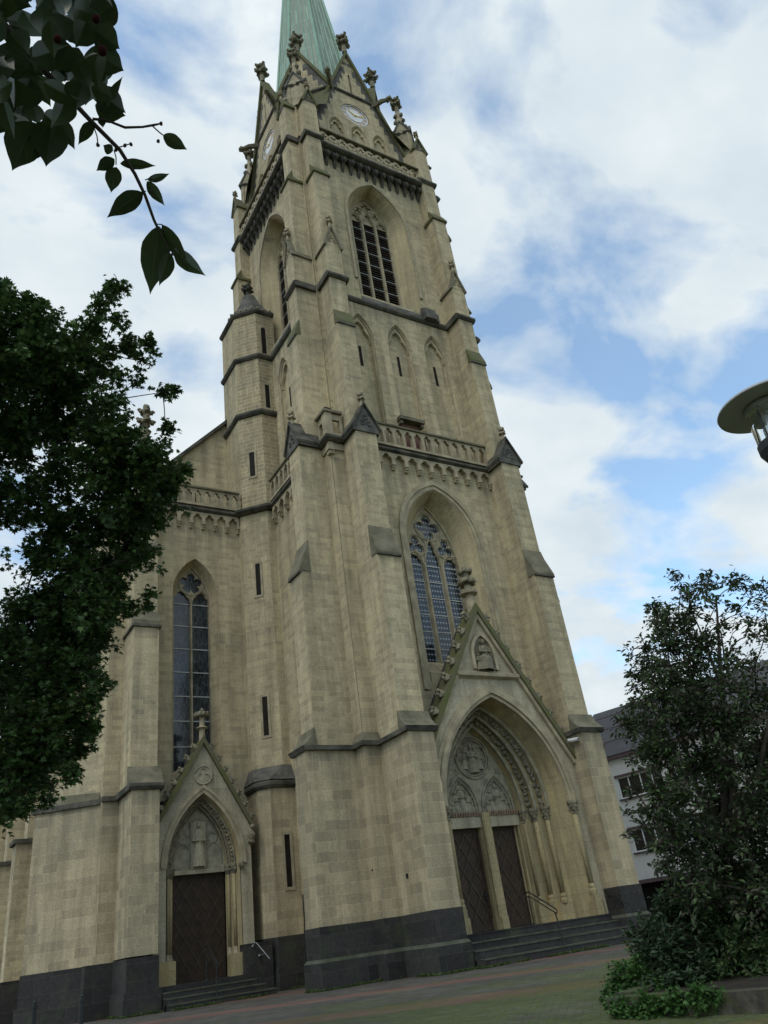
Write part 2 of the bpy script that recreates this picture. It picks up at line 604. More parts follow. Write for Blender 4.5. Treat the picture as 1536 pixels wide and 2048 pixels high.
def gothic_window(M, cx, yp, a, z0, zs, za, nl, mull, foils, glass, bars, parent, heads, lead=True):
    """frame plane at yp: returns the window part with tracery, pane and bars as its children"""
    f = MB(M)
    o, i_ = arch(cx, a + 0.09, z0, zs, za + 0.12), arch(cx, a - 0.03, z0, zs, za - 0.04)
    f.band(o, i_, yp - 0.07, yp + 0.18)
    win = f.build('window', TRIM, parent)
    x0s = []
    lw = (2 * a - (nl - 1) * mull) / nl
    for k in range(nl):
        x = cx - a + k * (lw + mull)
        x0s.append((x, x + lw))
    t = MB(M)
    for k in range(nl - 1):
        xm = x0s[k][1]
        t.prism([(xm, yp + 0.16), (xm + mull * 0.28, yp - 0.03), (xm + mull * 0.72, yp - 0.03), (xm + mull, yp + 0.16)], 'z', z0, zs + 0.02)
    top = arch(cx, a, zs, zs, za, 14)
    loop = list(top)
    for (xa, xb), zh in reversed(list(zip(x0s, heads))):
        loop += light_head(xa + 0.001, xb - 0.001, zs + 0.0, zh)
    holes = [foil(*h) for h in foils]
    t.plate(loop, holes, yp + 0.02, yp + 0.15)
    for h in foils:
        R = h[2]
        t.tube([(x, yp - 0.0, z) for x, z in circ(h[0], h[1], R + 0.05, 26)] + [(h[0] + R + 0.05, yp, h[1])], 0.03, 5, False)
    for (xa, xb), zh in zip(x0s, heads):
        t.tube([(x, yp, z) for x, z in arch((xa + xb) / 2, (xb - xa) / 2 + mull * 0.25, zs, zs, zh + mull * 0.5, 8)], 0.035, 5, False)
    t.build('tracery', TRIM, win)
    if glass:
        g = MB(M)
        g.plate(arch(cx, a + 0.02, z0, zs, za, 10), [], yp + 0.12, yp + 0.2)
        g.build('pane', glass, win)
        b = MB(M)
        for xa, xb in x0s:
            z = zs - 0.05
            while z > z0 + 0.1:
                b.box(xa, xb, yp + 0.085, yp + 0.115, z - 0.02, z + 0.02)
                z -= bars
            if lead:
                for xx in (xa + 0.015, xb - 0.035):
                    b.box(xx, xx + 0.02, yp + 0.09, yp + 0.116, z0, zs)
        if lead:
            for h in foils:
                b.tube([(x, yp + 0.11, z) for x, z in foil(h[0], h[1], h[2] - 0.02, *h[3:])], 0.014, 4, False)
        b.build('glazing_bar', BAR, win, split=not lead)
    return win, x0s


def slit(M, cx, y, w_, z0, z1, name='slit_window', head=False):
    """narrow opening: splayed stone surround, dark glass set back. The wall has no hole, so the surround stands 2 cm proud"""
    f = MB(M)
    o = [(cx - w_ / 2 - 0.1, z0 - 0.1), (cx - w_ / 2 - 0.1, z1 + 0.1), (cx + w_ / 2 + 0.1, z1 + 0.1), (cx + w_ / 2 + 0.1, z0 - 0.1)]
    h = arch(cx, w_ / 2, z0, z1 - w_ * 0.6, z1, 5) if head else [(cx - w_ / 2, z0), (cx - w_ / 2, z1), (cx + w_ / 2, z1), (cx + w_ / 2, z0)]
    f.plate(o, [h], y - 0.03, y + 0.01)
    p = f.build(name, TRIM)
    g = MB(M); g.plate(h, [], y - 0.004, y + 0.003); g.build('pane', SLITD, p)
    return p


rnd = random.Random(7)

# ------------------------------------------------------------------ finials, crockets


def finial(mb, c, h, r):
    x, y, z = c
    mb.lathe([(r * 0.42, 0), (r * 0.36, h * 0.35), (r * 0.55, h * 0.38), (r * 0.4, h * 0.42), (r * 0.4, h * 0.95)], (x, y, z), 8)
    for zz, rr in ((0.5, 1.0), (0.78, 0.85)):
        for k in range(4):
            a = k * PI / 2
            mb.blob((x + cos(a) * r * rr * 0.75, y + sin(a) * r * rr * 0.75, z + h * zz), r * 0.42 * rr, r * 0.42 * rr, r * 0.40 * rr, 1, 0.25, rnd)
            mb.blob((x + cos(a) * r * rr * 1.0, y + sin(a) * r * rr * 1.0, z + h * (zz + 0.05)), r * 0.27, r * 0.27, r * 0.24, 1, 0.25, rnd)
            mb.blob((x + cos(a + PI / 4) * r * rr * 0.6, y + sin(a + PI / 4) * r * rr * 0.6, z + h * (zz - 0.03)), r * 0.3, r * 0.3, r * 0.34, 1, 0.2, rnd)
    mb.blob((x, y, z + h * 0.95), r * 0.42, r * 0.42, r * 0.45, 1, 0.2, rnd)


def crocket(mb, c, s, out=(0, 0)):
    x, y, z = c
    mb.blob((x, y, z), s * 0.5, s * 0.5, s * 0.55, 1, 0.3, rnd)
    for k in range(4):
        a = k * PI / 2 + 0.4
        mb.blob((x + out[0] * s * 0.5 + cos(a) * s * 0.3, y + out[1] * s * 0.5, z + sin(a) * s * 0.35 + s * 0.2), s * 0.3, s * 0.3, s * 0.28, 1, 0.3, rnd)


# ------------------------------------------------------------------ lower tower
PL, PM, PU = 1.813, 1.465, 1.089
ZP0, ZP, ZS1, ZB1, ZB1T, ZBAL = 0.683, 1.591, 6.66, 13.116, 14.344, 18.72
WIN_O = arch(0, 1.69, 8.9, 14.9, 17.3, 14)
WIN_I = arch(0, 1.24, 9.6, 14.35, 16.98, 14)

f = MB()
f.plate([(-A, 0.0), (-A, 18.7), (A, 18.7), (A, 0.0)], [WIN_O, arch(0, 2.6, 0.02, 4.4, 8.2, 10)], 0.0, 0.02)
f.build('wall', STONE)
f = MB()
f.bridge(WIN_O, 0.0, WIN_I, 0.8)
f.prism([(0.0, 8.6), (-0.04, 9.25), (0.95, 10.02), (0.95, 8.6)], 'x', -1.66, 1.66)
f.build('window_reveal', REVEAL)
f = MB()
ho, hi, hm = arch(0, 2.06, 8.6, 15.0, 17.72, 14), arch(0, 1.74, 8.6, 14.9, 17.34, 14), arch(0, 1.9, 8.6, 14.95, 17.52, 14)
f.band(ho, hm, -0.09, 0.01); f.band(hm, hi, -0.04, 0.01)
f.build('hood_mould', TRIM)
gothic_window(I4, 0, 0.86, 1.22, 9.75, 14.2, 16.95, 3, 0.2, [(0, 15.96, 0.60, 4, PI / 2), (-0.74, 15.03, 0.44, 3, PI / 2), (0.74, 15.03, 0.44, 3, PI / 2)], GLASS_A, 0.72, CH, (14.62, 15.35, 14.62))
for k in (1, 2, 3):
    f = MB(ROT(k)); f.plate([(-A, 0.0), (-A, 18.7), (A, 18.7), (A, 0.0)], [], 0.0, 0.02); f.build('wall', STONE)

# corner buttresses: the profile runs out from the wall, extruded sideways


def buttress_lower(M):
    a, b = -A + D_, -A + D_ + W_

    def pr(prof, x0, x1):
        return MB(M).prism([(-p, z) for p, z in prof], 'x', x0, x1)
    body = MB(M)
    body.prism([(0.0, ZS1 - 0.2), (-PM, ZS1 - 0.2), (-PM, ZB1), (0, ZB1)], 'x', a + 0.0015, b - 0.0015)
    body.prism([(0.0, ZB1 - 0.2), (-PU, ZB1 - 0.2), (-PU, 18.75), (0, 18.75)], 'x', a + 0.003, b - 0.003)
    bt = body.build('buttress', STONE)
    body = MB(M)
    body.prism([(0.0, ZP - 0.01), (-PL, ZP - 0.01), (-PL, ZS1), (0, ZS1)], 'x', a, b)
    body.build('buttress_foot', STONEL, bt)
    s = MB(M)
    s.prism([(-PM + 0.02, ZS1 + 0.2), (-PM - 0.04, ZS1 + 0.72), (-PM - 0.16, ZS1 + 0.42), (-PL - 0.0, ZS1 + 0.22), (-PL - 0.15, ZS1 + 0.13), (-PM, ZS1 + 0.13)], 'x', a - 0.12, b + 0.12)
    s.build('weathering', MOSSY if M is I4 else SLOPE, bt)
    s = MB(M)
    s.prism([(0, ZS1 - 0.02), (-PL - 0.06, ZS1 - 0.02), (-PL - 0.15, ZS1 + 0.13), (0, ZS1 + 0.13)], 'x', a - 0.13, b + 0.13)
    s.build('string_course', DARK, bt)
    s = MB(M)
    s.prism([(-PU + 0.02, ZB1 - 0.02), (-PU - 0.02, ZB1T + 0.05), (-PU - 0.12, ZB1T - 0.35), (-PM - 0.07, ZB1 + 0.06), (-PM - 0.07, ZB1 - 0.02)], 'x', a - 0.03, b + 0.03)
    s.build('weathering', SLOPE, bt)
    s = MB(M)
    s.box(a - 0.035, b + 0.035, -PM - 0.08, -PM + 0.02, ZB1 - 0.09, ZB1 - 0.022)
    s.build('drip_moulding', DARK, bt)
    # gabled cap
    c = (a + b) / 2
    s = MB(M)
    s.prism([(a - 0.1, 18.7), (a - 0.14, 18.82), (c, 20.02), (b + 0.14, 18.82), (b + 0.1, 18.7)], 'y', -PU - 0.06, -0.02)
    s.prism([(-0.02, 20.7), (-0.5, 20.45), (-0.55, 19.9), (-0.02, 19.9)], 'x', c - 0.22, c + 0.22)
    s.build('gablet', SOOT, bt)
    s = MB(M)
    s.prism([(a - 0.16, 18.78), (a - 0.2, 18.88), (c, 20.16), (b + 0.2, 18.88), (b + 0.16, 18.78), (c, 20.03)], 'y', -PU - 0.16, -PU + 0.1)
    s.prism([(a - 0.16, 18.78), (a - 0.2, 18.88), (c, 20.16), (c, 20.03)], 'y', -PU + 0.1, -0.05)
    s.prism([(b + 0.16, 18.78), (b + 0.2, 18.88), (c, 20.16), (c, 20.03)], 'y', -PU + 0.1, -0.05)
    s.box(a - 0.14, a + 0.02, -PU, -0.02, 18.68, 18.84); s.box(b - 0.02, b + 0.14, -PU, -0.02, 18.68, 18.84)
    s.build('coping', DARK, bt)
    s = MB(M)
    for dx, dz, rr in ((-0.16, 19.1, 0.1), (0.16, 19.1, 0.1), (0, 19.38, 0.1)):
        s.tube([(x, -PU - 0.075, z) for x, z in circ(c + dx, dz, rr, 10)] + [(c + dx + rr, -PU - 0.075, dz)], 0.025, 4, False)
    s.build('trefoil_relief', SOOT, bt)
    s = MB(M)
    finial(s, (c, -PU + 0.02, 20.02), 0.72, 0.17)
    s.build('finial', TRIM, bt)
    return bt


for k in range(4):
    buttress_lower(ROT(k))
    buttress_lower(ROT(k) @ MIR)

for M in (I4, MIR):
    f = MB(M); f.prism([(-A - 0.004, D_ + 0.3), (-A - 0.004, -0.004), (-A + D_ + 0.3, -0.004), (-A + D_ + 0.3, 0.3), (-A + 0.3, 0.3), (-A + 0.3, D_ + 0.3)], 'z', ZP - 0.2, ZS1); f.build('corner_wall', STONEL)
# core corner strings, plinths following the plan at the two front corners


def offset_plan(e):
    """plan outline of one front-left corner from the left wall round to the portal side, grown by e"""
    a, b = -A + D_, -A + D_ + W_
    return [(-A - PL - e, D_ + W_ + e), (-A - PL - e, D_ - e), (-A - e, D_ - e), (-A - e, -e), (a - e, -e), (a - e, -PL - e), (b + e, -PL - e), (b + e, 1.5), (-A + 0.3, D_ + W_ + e)]


for M in (I4, MIR):
    f = MB(M)
    f.prism(offset_plan(0.1), 'z', -0.3, ZP0)
    pl = f.build('plinth', BASALT)
    f = MB(M); f.prism(offset_plan(0.03), 'z', ZP0 - 0.05, ZP); f.build('plinth_course', BASALT, pl)
    f = MB(M)
    o1, o2 = offset_plan(0.1), offset_plan(0.035)
    n = len(o1)
    f.add([(x, y, ZP0 - 0.001) for x, y in o1] + [(x, y, ZP0 + 0.09) for x, y in o2], [(i, (i + 1) % n, (i + 1) % n + n, i + n) for i in range(n)])
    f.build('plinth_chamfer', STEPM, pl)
    f = MB(M)
    f.prism([(-A - 0.14, 1.5), (-A - 0.14, -0.14), (-A + 0.75, -0.14), (-A + 0.75, 0.02), (-A + 0.02, 0.02), (-A + 0.02, 1.5)], 'z', ZS1 - 0.02, ZS1 + 0.13)
    st = f.build('string_course', DARK)
    f = MB(M)
    q = [(-A - 0.13, 0.8), (-A - 0.13, -0.13), (-A + 0.75, -0.13)]
    q2 = [(-A - 0.01, 0.8), (-A - 0.01, -0.01), (-A + 0.75, -0.01)]
    f.add([(x, y, ZS1 + 0.13) for x, y in q] + [(x, y, ZS1 + 0.42) for x, y in q2], [(0, 1, 4, 3), (1, 2, 5, 4)])
    f.build('weathering', SLOPE, st)


def corbel_frieze(M, x0, x1, n, yw, zt, drop=0.62):
    """blind arcade on little corbels beneath a balustrade"""
    p = (x1 - x0) / n
    outer = [(x0, zt), (x1, zt)]
    low = []
    for k in range(n):
        xa, xb = x1 - k * p, x1 - (k + 1) * p
        low.append((xa, zt - drop * 0.72)); low.append((xa - p * 0.13, zt - drop * 0.72))
        h = light_head(xb + p * 0.13, xa - p * 0.13, zt - drop * 0.55, zt - drop * 0.1, 4)
        low += h
        low.append((xb + p * 0.13, zt - drop * 0.72))
    low.append((x0, zt - drop * 0.72))
    f = MB(M); f.plate(outer + low, [], yw - 0.2, yw)
    fr = f.build('corbel_frieze', TRIM)
    proto = None
    for k in range(n + 1):
        x = x0 + k * p
        if proto is None:
            c = MB(M)
            c.box(x - p * 0.14, x + p * 0.14, yw - 0.22, yw, zt - drop * 0.95, zt - drop * 0.73)
            c.box(x - p * 0.11, x + p * 0.11, yw - 0.17, yw, zt - drop * 1.12, zt - drop * 0.955)
            c.box(x - p * 0.12, x + p * 0.12, yw - 0.12, yw, zt - drop * 1.26, zt - drop * 1.125)
            proto = c.build('corbel', TRIM, fr)
            base = x
        else:
            d = proto.copy(); COL.objects.link(d); d.parent = fr
            v = M.to_3x3() @ Vector((x - base, 0, 0))
            d.location = v
    return fr


def balustrade(M, x0, x1, n, yc, z0, z1):
    f = MB(M)
    f.prism([(yc - 0.16, z1 - 0.13), (yc - 0.17, z1 - 0.05), (yc, z1 + 0.03), (yc + 0.17, z1 - 0.05), (yc + 0.16, z1 - 0.13)], 'x', x0, x1)
    bl = f.build('balustrade', SLOPE)
    f = MB(M)
    f.box(x0, x1, yc - 0.15, yc + 0.15, z0, z0 + 0.12)
    p = (x1 - x0) / n
    outer = [(x0, z1 - 0.13), (x1, z1 - 0.13)]
    for k in range(n):
        xa, xb = x1 - k * p, x1 - (k + 1) * p
        outer.append((xa, z1 - 0.5)); outer += light_head(xb + 0.05, xa - 0.05, z1 - 0.48, z1 - 0.2, 4)
    outer.append((x0, z1 - 0.5))
    f.plate(outer, [], yc - 0.08, yc + 0.08, True)
    f.build('tracery', TRIM, bl)
    proto = None
    for k in range(n + 1):
        x = x0 + k * p
        if proto is None:
            c = MB(M); c.box(x - 0.065, x + 0.065, yc - 0.1, yc + 0.1, z0 + 0.121, z1 - 0.47)
            proto = c.build('baluster', TRIM, bl); base = x
        else:
            d = proto.copy(); COL.objects.link(d); d.parent = bl; d.location = M.to_3x3() @ Vector((x - base, 0, 0))
    return bl


def bal_string(M, pts, z, t=0.22, mat=None):
    """string course along an open plan polyline, outside on the left hand"""
    f = MB(M)
    prof = [(0.02, -0.02), (-t * 0.5, 0.0), (-t, 0.1), (-t, 0.2), (-t * 0.55, 0.3), (0.02, 0.3)]
    pv = [Vector(p) for p in pts]
    rings = []
    for i, p in enumerate(pv):
        d0 = (pv[i] - pv[i - 1]).normalized() if i else (pv[1] - pv[0]).normalized()
        d1 = (pv[i + 1] - pv[i]).normalized() if i < len(pv) - 1 else d0
        n0, n1 = Vector((d0.y, -d0.x)), Vector((d1.y, -d1.x))
        nn = (n0 + n1)
        nn = nn / max(0.3, nn.dot(n0))
        rings.append([(p.x - nn.x * q, p.y - nn.y * q, z + h) for q, h in prof])
    m = len(prof)
    v = [x for r in rings for x in r]
    fs = []
    for i in range(len(rings) - 1):
        for k in range(m - 1):
            fs.append((i * m + k, i * m + k + 1, (i + 1) * m + k + 1, (i + 1) * m + k))
    fs.append(tuple(range(m))); fs.append(tuple((len(rings) - 1) * m + k for k in range(m)))
    f.add(v, fs)
    return f.build('string_course', mat or DARK)


XF1 = -A + D_ + W_
ZR = 20.15
corbel_frieze(I4, XF1, -XF1, 10, 0.0, 18.66)
bal_string(I4, [(XF1, 0), (-XF1, 0)], 18.66, 0.3)
balustrade(I4, XF1, -XF1, 13, -0.14, 18.97, ZR)
for k in (1, 2, 3):
    x0 = XF1
    corbel_frieze(ROT(k), XF1 if k != 1 else -0.75, -XF1, 10 if k != 1 else 6, 0.0, 18.66)
    bal_string(ROT(k), [(XF1 if k != 1 else -0.75, 0), (-XF1, 0)], 18.66, 0.3)
    balustrade(ROT(k), XF1 if k != 1 else -0.75, -XF1, 13 if k != 1 else 8, -0.14, 18.97, ZR)
# little corner balconies between the paired caps
for k in range(4):
    M = ROT(k)
    a = -A + D_
    bal_string(M, [(-A - 0.06, D_ + 0.02), (-A - 0.06, -0.06), (a, -0.06)], 18.66, 0.26)
    f = MB(M)
    f.box(-A - 0.2, -A + 0.12, -0.2, 0.12, 18.97, ZR - 0.05)
    f.box(-A + 0.12, a, -0.18, -0.02, 18.97, 19.1); f.box(-A - 0.18, -A - 0.02, 0.12, D_, 18.97, 19.1)
    f.box(-A + 0.122, a, -0.15, -0.03, ZR - 0.4, ZR - 0.1); f.box(-A - 0.15, -A - 0.03, 0.122, D_, ZR - 0.4, ZR - 0.1)
    f.box(-A + 0.47, a, -0.16, -0.02, 19.1, ZR - 0.4); f.box(-A - 0.16, -A - 0.02, 0.47, D_, 19.1, ZR - 0.4)
    cp = f.build('corner_parapet', TRIM)
    f = MB(M)
    f.prism([(-A - 0.27, D_), (-A - 0.27, -0.27), (a, -0.27), (a, 0.05), (-A + 0.16, 0.05), (-A + 0.16, D_)], 'z', ZR - 0.098, ZR + 0.02)
    f.build('rail', SLOPE, cp)
    f = MB(M)
    f.box(-A - 0.12, -A + 0.12, -0.12, 0.12, 18.1, 18.66); f.box(-A - 0.17, -A + 0.1, -0.17, 0.1, 18.25, 18.42)
    f.box(-A + 0.14, a, -0.08, 0.0, 18.35, 18.66); f.box(-A - 0.08, -A, 0.14, D_, 18.35, 18.66)
    f.build('corbel', TRIM, cp)
    f = MB(M)
    for y0 in (0.5,):
        f.box(a - 0.36, a - 0.06, 0.498, 0.56, 19.9, 20.9)
        f.box(-AU - 0.03, -AU + 0.03, 1.02, 1.3, 19.9, 20.9)
    f.build('doorway', VOID, cp, split=True)
f = MB(); f.box(-A + 0.03, A - 0.03, 0.03, 9.47, 18.5, 18.72); f.build('gallery_floor', SLATE)

# ------------------------------------------------------------------ upper tower (plane y = 0.523)
YU = A - AU
ZS2 = 27.75
BEL_O = arch(0, 1.80, 28.5, 34.4, 37.25, 14)
BEL_I = arch(0, 1.18, 28.9, 34.6, 37.1, 14)
for k in range(4):
    M = ROT(k)
    f = MB(M)
    panels = [arch(c, 0.66, 19.6, 25.7, 27.1, 9) for c in (-2.1, 0, 2.1)]
    f.plate([(-AU, 18.7), (-AU, 39.2), (AU, 39.2), (AU, 18.7)], panels + [BEL_O], YU, YU + 0.02)
    f.build('wall', STONE)
    f = MB(M)
    for p, c in zip(panels, (-2.1, 0, 2.1)):
        f.bridge(p, YU, arch(c, 0.56, 19.6, 25.7, 26.97, 9), YU + 0.3, True)
        f.plate(arch(c, 0.565, 19.55, 25.7, 26.98, 9), [], YU + 0.3, YU + 0.34)
    bp_ = f.build('blind_panel', STONE)
    f = MB(M)
    for c in (-2.1, 0, 2.1):
        lp = arch(c, 0.58, 25.6, 25.6, 26.97, 9)
        f.plate(lp + light_head(c - 0.55, c + 0.55, 25.5, 26.72, 7), [], YU + 0.14, YU + 0.298)
    f.build('blind_tracery', STONE, bp_, split=True)
    f = MB(M)
    for c in (-2.1, 0, 2.1):
        f.tube([(x, YU + 0.12, z) for x, z in arch(c, 0.62, 19.6, 25.7, 27.04, 9)], 0.045, 5, False)
    f.build('blind_roll', TRIM, bp_, split=True)
    f = MB(M)
    for c in (-2.1, 0, 2.1):
        f.box(c - 0.08, c + 0.08, YU + 0.296, YU + 0.31, 24.1, 25.3)
    f.build('slit_window', SLITD, bp_, split=True)
    f = MB(M)
    f.bridge(BEL_O, YU, BEL_I, YU + 0.85)
    f.build('window_reveal', REVEAL)
    f = MB(M)
    f.band(arch(0, 1.98, 29.5, 34.45, 37.5, 14), arch(0, 1.82, 29.5, 34.4, 37.28, 14), YU - 0.07, YU + 0.01)
    f.build('hood_mould', TRIM)
    yb = YU + 0.82
    win, xs = gothic_window(M, 0, yb, 1.14, 28.4, 35.1, 37.05, 3, 0.22, [(0, 36.42, 0.3, 4, PI / 2), (-0.55, 35.95, 0.2, 3, PI / 2), (0.55, 35.95, 0.2, 3, PI / 2)], None, 1, CH, (35.55, 35.9, 35.55))
    f = MB(M)
    f.plate(arch(0, 1.16, 28.3, 35.1, 37.0, 10), [], yb + 0.5, yb + 0.52); f.build('dark_backing', VOID, win)
    f = MB(M); g = MB(M); i = 0
    z = 28.45
    while z < 35.05:
        for xa, xb in xs:
            tgt = g if i % 5 == 0 else f
            tgt.prism([(yb + 0.02, z), (yb + 0.02, z + 0.035), (yb + 0.3, z + 0.2), (yb + 0.3, z + 0.165)], 'x', xa + 0.002, xb - 0.002)
        z += 0.172; i += 1
    f.build('louver', LOUV, win); g.build('louver_edge', LEADS, win)
    f = MB(M)
    f.plate(arch(0, 1.14, 35.1, 35.1, 37.04, 10), [], yb + 0.13, yb + 0.16); f.build('stone_infill', TRIM, win)
    # main string of the belfry
    bal_string(M, [(-AU + DU + WU, YU), (AU - DU - WU, YU)], ZS2, 0.16)
    f = MB(M)
    f.prism([(YU - 0.1, ZS2 + 0.301), (YU - 0.02, ZS2 + 0.6), (YU + 0.85, ZS2 + 0.95), (YU + 0.85, ZS2 + 0.301)], 'x', -1.75, 1.75)
    f.build('window_sill', SOOT)
f = MB(); f.prism([(0.1, 27.9), (0.15, 28.55), (0.45, 28.75), (0.7, 28.4), (0.7, 27.9)], 'x', 1.7, 2.35); f.box(2.4, 2.6, 0.25, 0.5, 27.95, 28.45)
f.build('stone_block', SOOT, split=True)
# boarded gallery door
f = MB(); f.box(-0.78, 0.3, 0.5, 0.56, 18.72, 21.0); dr = f.build('gallery_door', REDW)
f = MB(); f.box(-0.9, 0.42, 0.2, 0.53, 21.02, 21.2); f.box(-0.86, -0.72, 0.3, 0.53, 20.85, 21.018); f.box(0.24, 0.38, 0.3, 0.53, 20.85, 21.018); f.build('lintel', SLOPE, dr)


def buttress_upper(M):
    a, b = -AU + DU, -AU + DU + WU
    c = (a + b) / 2

    def Y(p):
        return YU - p
    f = MB(M)
    f.prism([(YU + 0.01, 18.7), (Y(1.2), 18.7), (Y(1.2), 24.88), (YU + 0.01, 24.88)], 'x', a, b)
    f.prism([(YU + 0.01, 24.5), (Y(1.0), 24.5), (Y(1.0), 28.2), (YU + 0.01, 28.2)], 'x', a + 0.0015, b - 0.0015)
    f.prism([(YU + 0.01, 28.1), (Y(0.97), 28.1), (Y(0.97), 30.0), (YU + 0.01, 30.0)], 'x', a + 0.003, b - 0.003)
    f.prism([(YU + 0.01, 29.9), (Y(0.80), 29.9), (Y(0.80), 35.4), (YU + 0.01, 35.4)], 'x', a + 0.0045, b - 0.0045)
    f.prism([(YU + 0.01, 35.0), (Y(0.57), 35.0), (Y(0.57), 38.9), (YU + 0.01, 38.9)], 'x', a + 0.006, b - 0.006)
    bt = f.build('buttress', STONE)
    s = MB(M)
    s.prism([(Y(1.0) + 0.02, 24.85), (Y(1.0) - 0.005, 25.75), (Y(1.2) - 0.06, 24.98), (Y(1.2) - 0.06, 24.85)], 'x', a - 0.03, b + 0.03)
    s.build('weathering', MOSSY, bt)
    s = MB(M); s.box(a - 0.04, b + 0.04, Y(1.2) - 0.07, Y(1.2) + 0.05, 24.77, 24.848); s.build('drip_moulding', SOOT, bt)
    # gablet two
    s = MB(M)
    s.prism([(a, 29.98), (c, 31.2), (b, 29.98)], 'y', Y(0.97), YU)
    s.build('gablet', STONE, bt)
    s = MB(M)
    for sgn, e in ((-1, a), (1, b)):
        s.prism([(e - sgn * 0.02, 29.82), (e + sgn * 0.1, 29.85), (c, 31.36), (c, 31.2)], 'y', Y(0.97) - 0.1, YU + 0.0)
    s.build('coping', SLOPE, bt)
    s = MB(M)
    for dx, dz in ((-0.14, 30.3), (0.14, 30.3), (0, 30.55)):
        s.tube([(x, Y(0.97) - 0.012, z) for x, z in circ(c + dx, dz, 0.09, 10)] + [(c + dx + 0.09, Y(0.97) - 0.012, dz)], 0.024, 4, False)
    s.build('trefoil_relief', TRIM, bt)
    s = MB(M); finial(s, (c, Y(0.97) + 0.02, 31.25), 0.85, 0.17); s.build('finial', TRIM, bt)
    # third cap
    s = MB(M)
    s.prism([(Y(0.57) + 0.02, 35.3), (Y(0.57) - 0.005, 36.15), (Y(0.8) - 0.09, 35.5), (Y(0.8) - 0.09, 35.36), (Y(0.57) + 0.02, 35.3)][:4], 'x', a - 0.08, b + 0.08)
    s.prism([(YU, 35.36), (Y(0.8) - 0.02, 35.36), (Y(0.8) - 0.02, 35.5), (YU, 35.56)], 'x', a - 0.081, a - 0.001); s.prism([(YU, 35.36), (Y(0.8) - 0.02, 35.36), (Y(0.8) - 0.02, 35.5), (YU, 35.56)], 'x', b + 0.001, b + 0.081)
    s.build('weathering', MOSSY, bt)
    # string across at belfry sill and cornice
    for zz, pp in ((ZS2, 1.0), (38.62, 0.57)):
        s = MB(M)
        s.prism([(YU, zz), (Y(pp) - 0.05, zz), (Y(pp) - 0.16, zz + 0.1), (Y(pp) - 0.16, zz + 0.22), (Y(pp) - 0.02, zz + 0.34), (YU, zz + 0.34)], 'x', a - 0.14, b + 0.14)
        s.build('string_course', DARK, bt)
    return bt


for k in range(4):
    buttress_upper(ROT(k)); buttress_upper(ROT(k) @ MIR)


# cornice, pierced parapet, gables, pinnacles
def cornice(M):
    x0, x1 = -AU + DU + WU, AU - DU - WU
    f = MB(M)
    f.prism([(YU, 38.3), (YU - 0.5, 38.42), (YU - 0.62, 38.5), (YU - 0.62, 38.64), (YU - 0.5, 38.78), (YU, 38.78)], 'x', x0, x1)
    co = f.build('cornice', DARK)
    n = 13; p = (x1 - x0) / n
    outer = [(x0, 38.44), (x1, 38.44)]
    for k in range(n):
        xa, xb = x1 - k * p, x1 - (k + 1) * p
        outer.append((xa, 38.0)); outer += arch((xa + xb) / 2, p * 0.34, 38.01, 38.01, 38.36, 4)[::-1]
    outer.append((x0, 38.0))
    f = MB(M); f.plate(outer, [], YU - 0.34, YU - 0.1); f.build('arcade', SOOT, co)
    proto = None
    for k in range(n + 1):
        x = min(max(x0 + k * p, x0 + 0.09), x1 - 0.09)
        if proto is None:
            c = MB(M)
            c.prism([(YU, 37.5), (YU - 0.1, 37.7), (YU - 0.26, 37.95), (YU - 0.42, 38.02), (YU - 0.44, 38.3), (YU, 38.3)], 'x', x - 0.085, x + 0.085)
            c.blob((x, YU - 0.38, 38.08), 0.12, 0.09, 0.14, 1, 0.2, rnd)
            proto = c.build('corbel', DARK, co); base = x
        else:
            d = proto.copy(); COL.objects.link(d); d.parent = co; d.location = M.to_3x3() @ Vector((x - base, 0, 0))
    f = MB(M)
    yc = YU - 0.42
    f.box(x0, x1, yc - 0.09, yc + 0.09, 38.79, 38.92)
    n = 60; per = 1.0
    for ph in (0, PI):
        f.tube([(x0 + (x1 - x0) * i / n, yc, 39.33 + 0.36 * sin(2 * PI * (x1 - x0) * i / n / 1.16 + ph)) for i in range(n + 1)], 0.05, 5)
    for k in range(5):
        cx = x0 + 0.29 + 1.16 * k
        for dx in (0, 0.58):
            if cx + dx < x1 - 0.1:
                f.plate(circ(cx + dx, 39.33, 0.27, 12), [foil(cx + dx, 39.33, 0.2, 3, PI / 2 if dx == 0 else -PI / 2, 4)], yc - 0.05, yc + 0.05, True)
    pa = f.build('parapet', TRIM)
    f = MB(M)
    f.prism([(yc - 0.14, 39.78), (yc - 0.15, 39.86), (yc, 39.95), (yc + 0.15, 39.86), (yc + 0.14, 39.78)], 'x', x0, x1)
    f.build('rail', SLOPE, pa)
    f = MB(M); f.box(x0, x1, YU - 0.5, YU + 0.5, 38.7, 38.786); f.build('gutter', SOOT, pa)


YG = 0.8
GAP, GSH, GB = 50.0, 45.8, 39.0


def gx(z):
    return 2.95 * (GAP - z) / (GAP - 41.8)


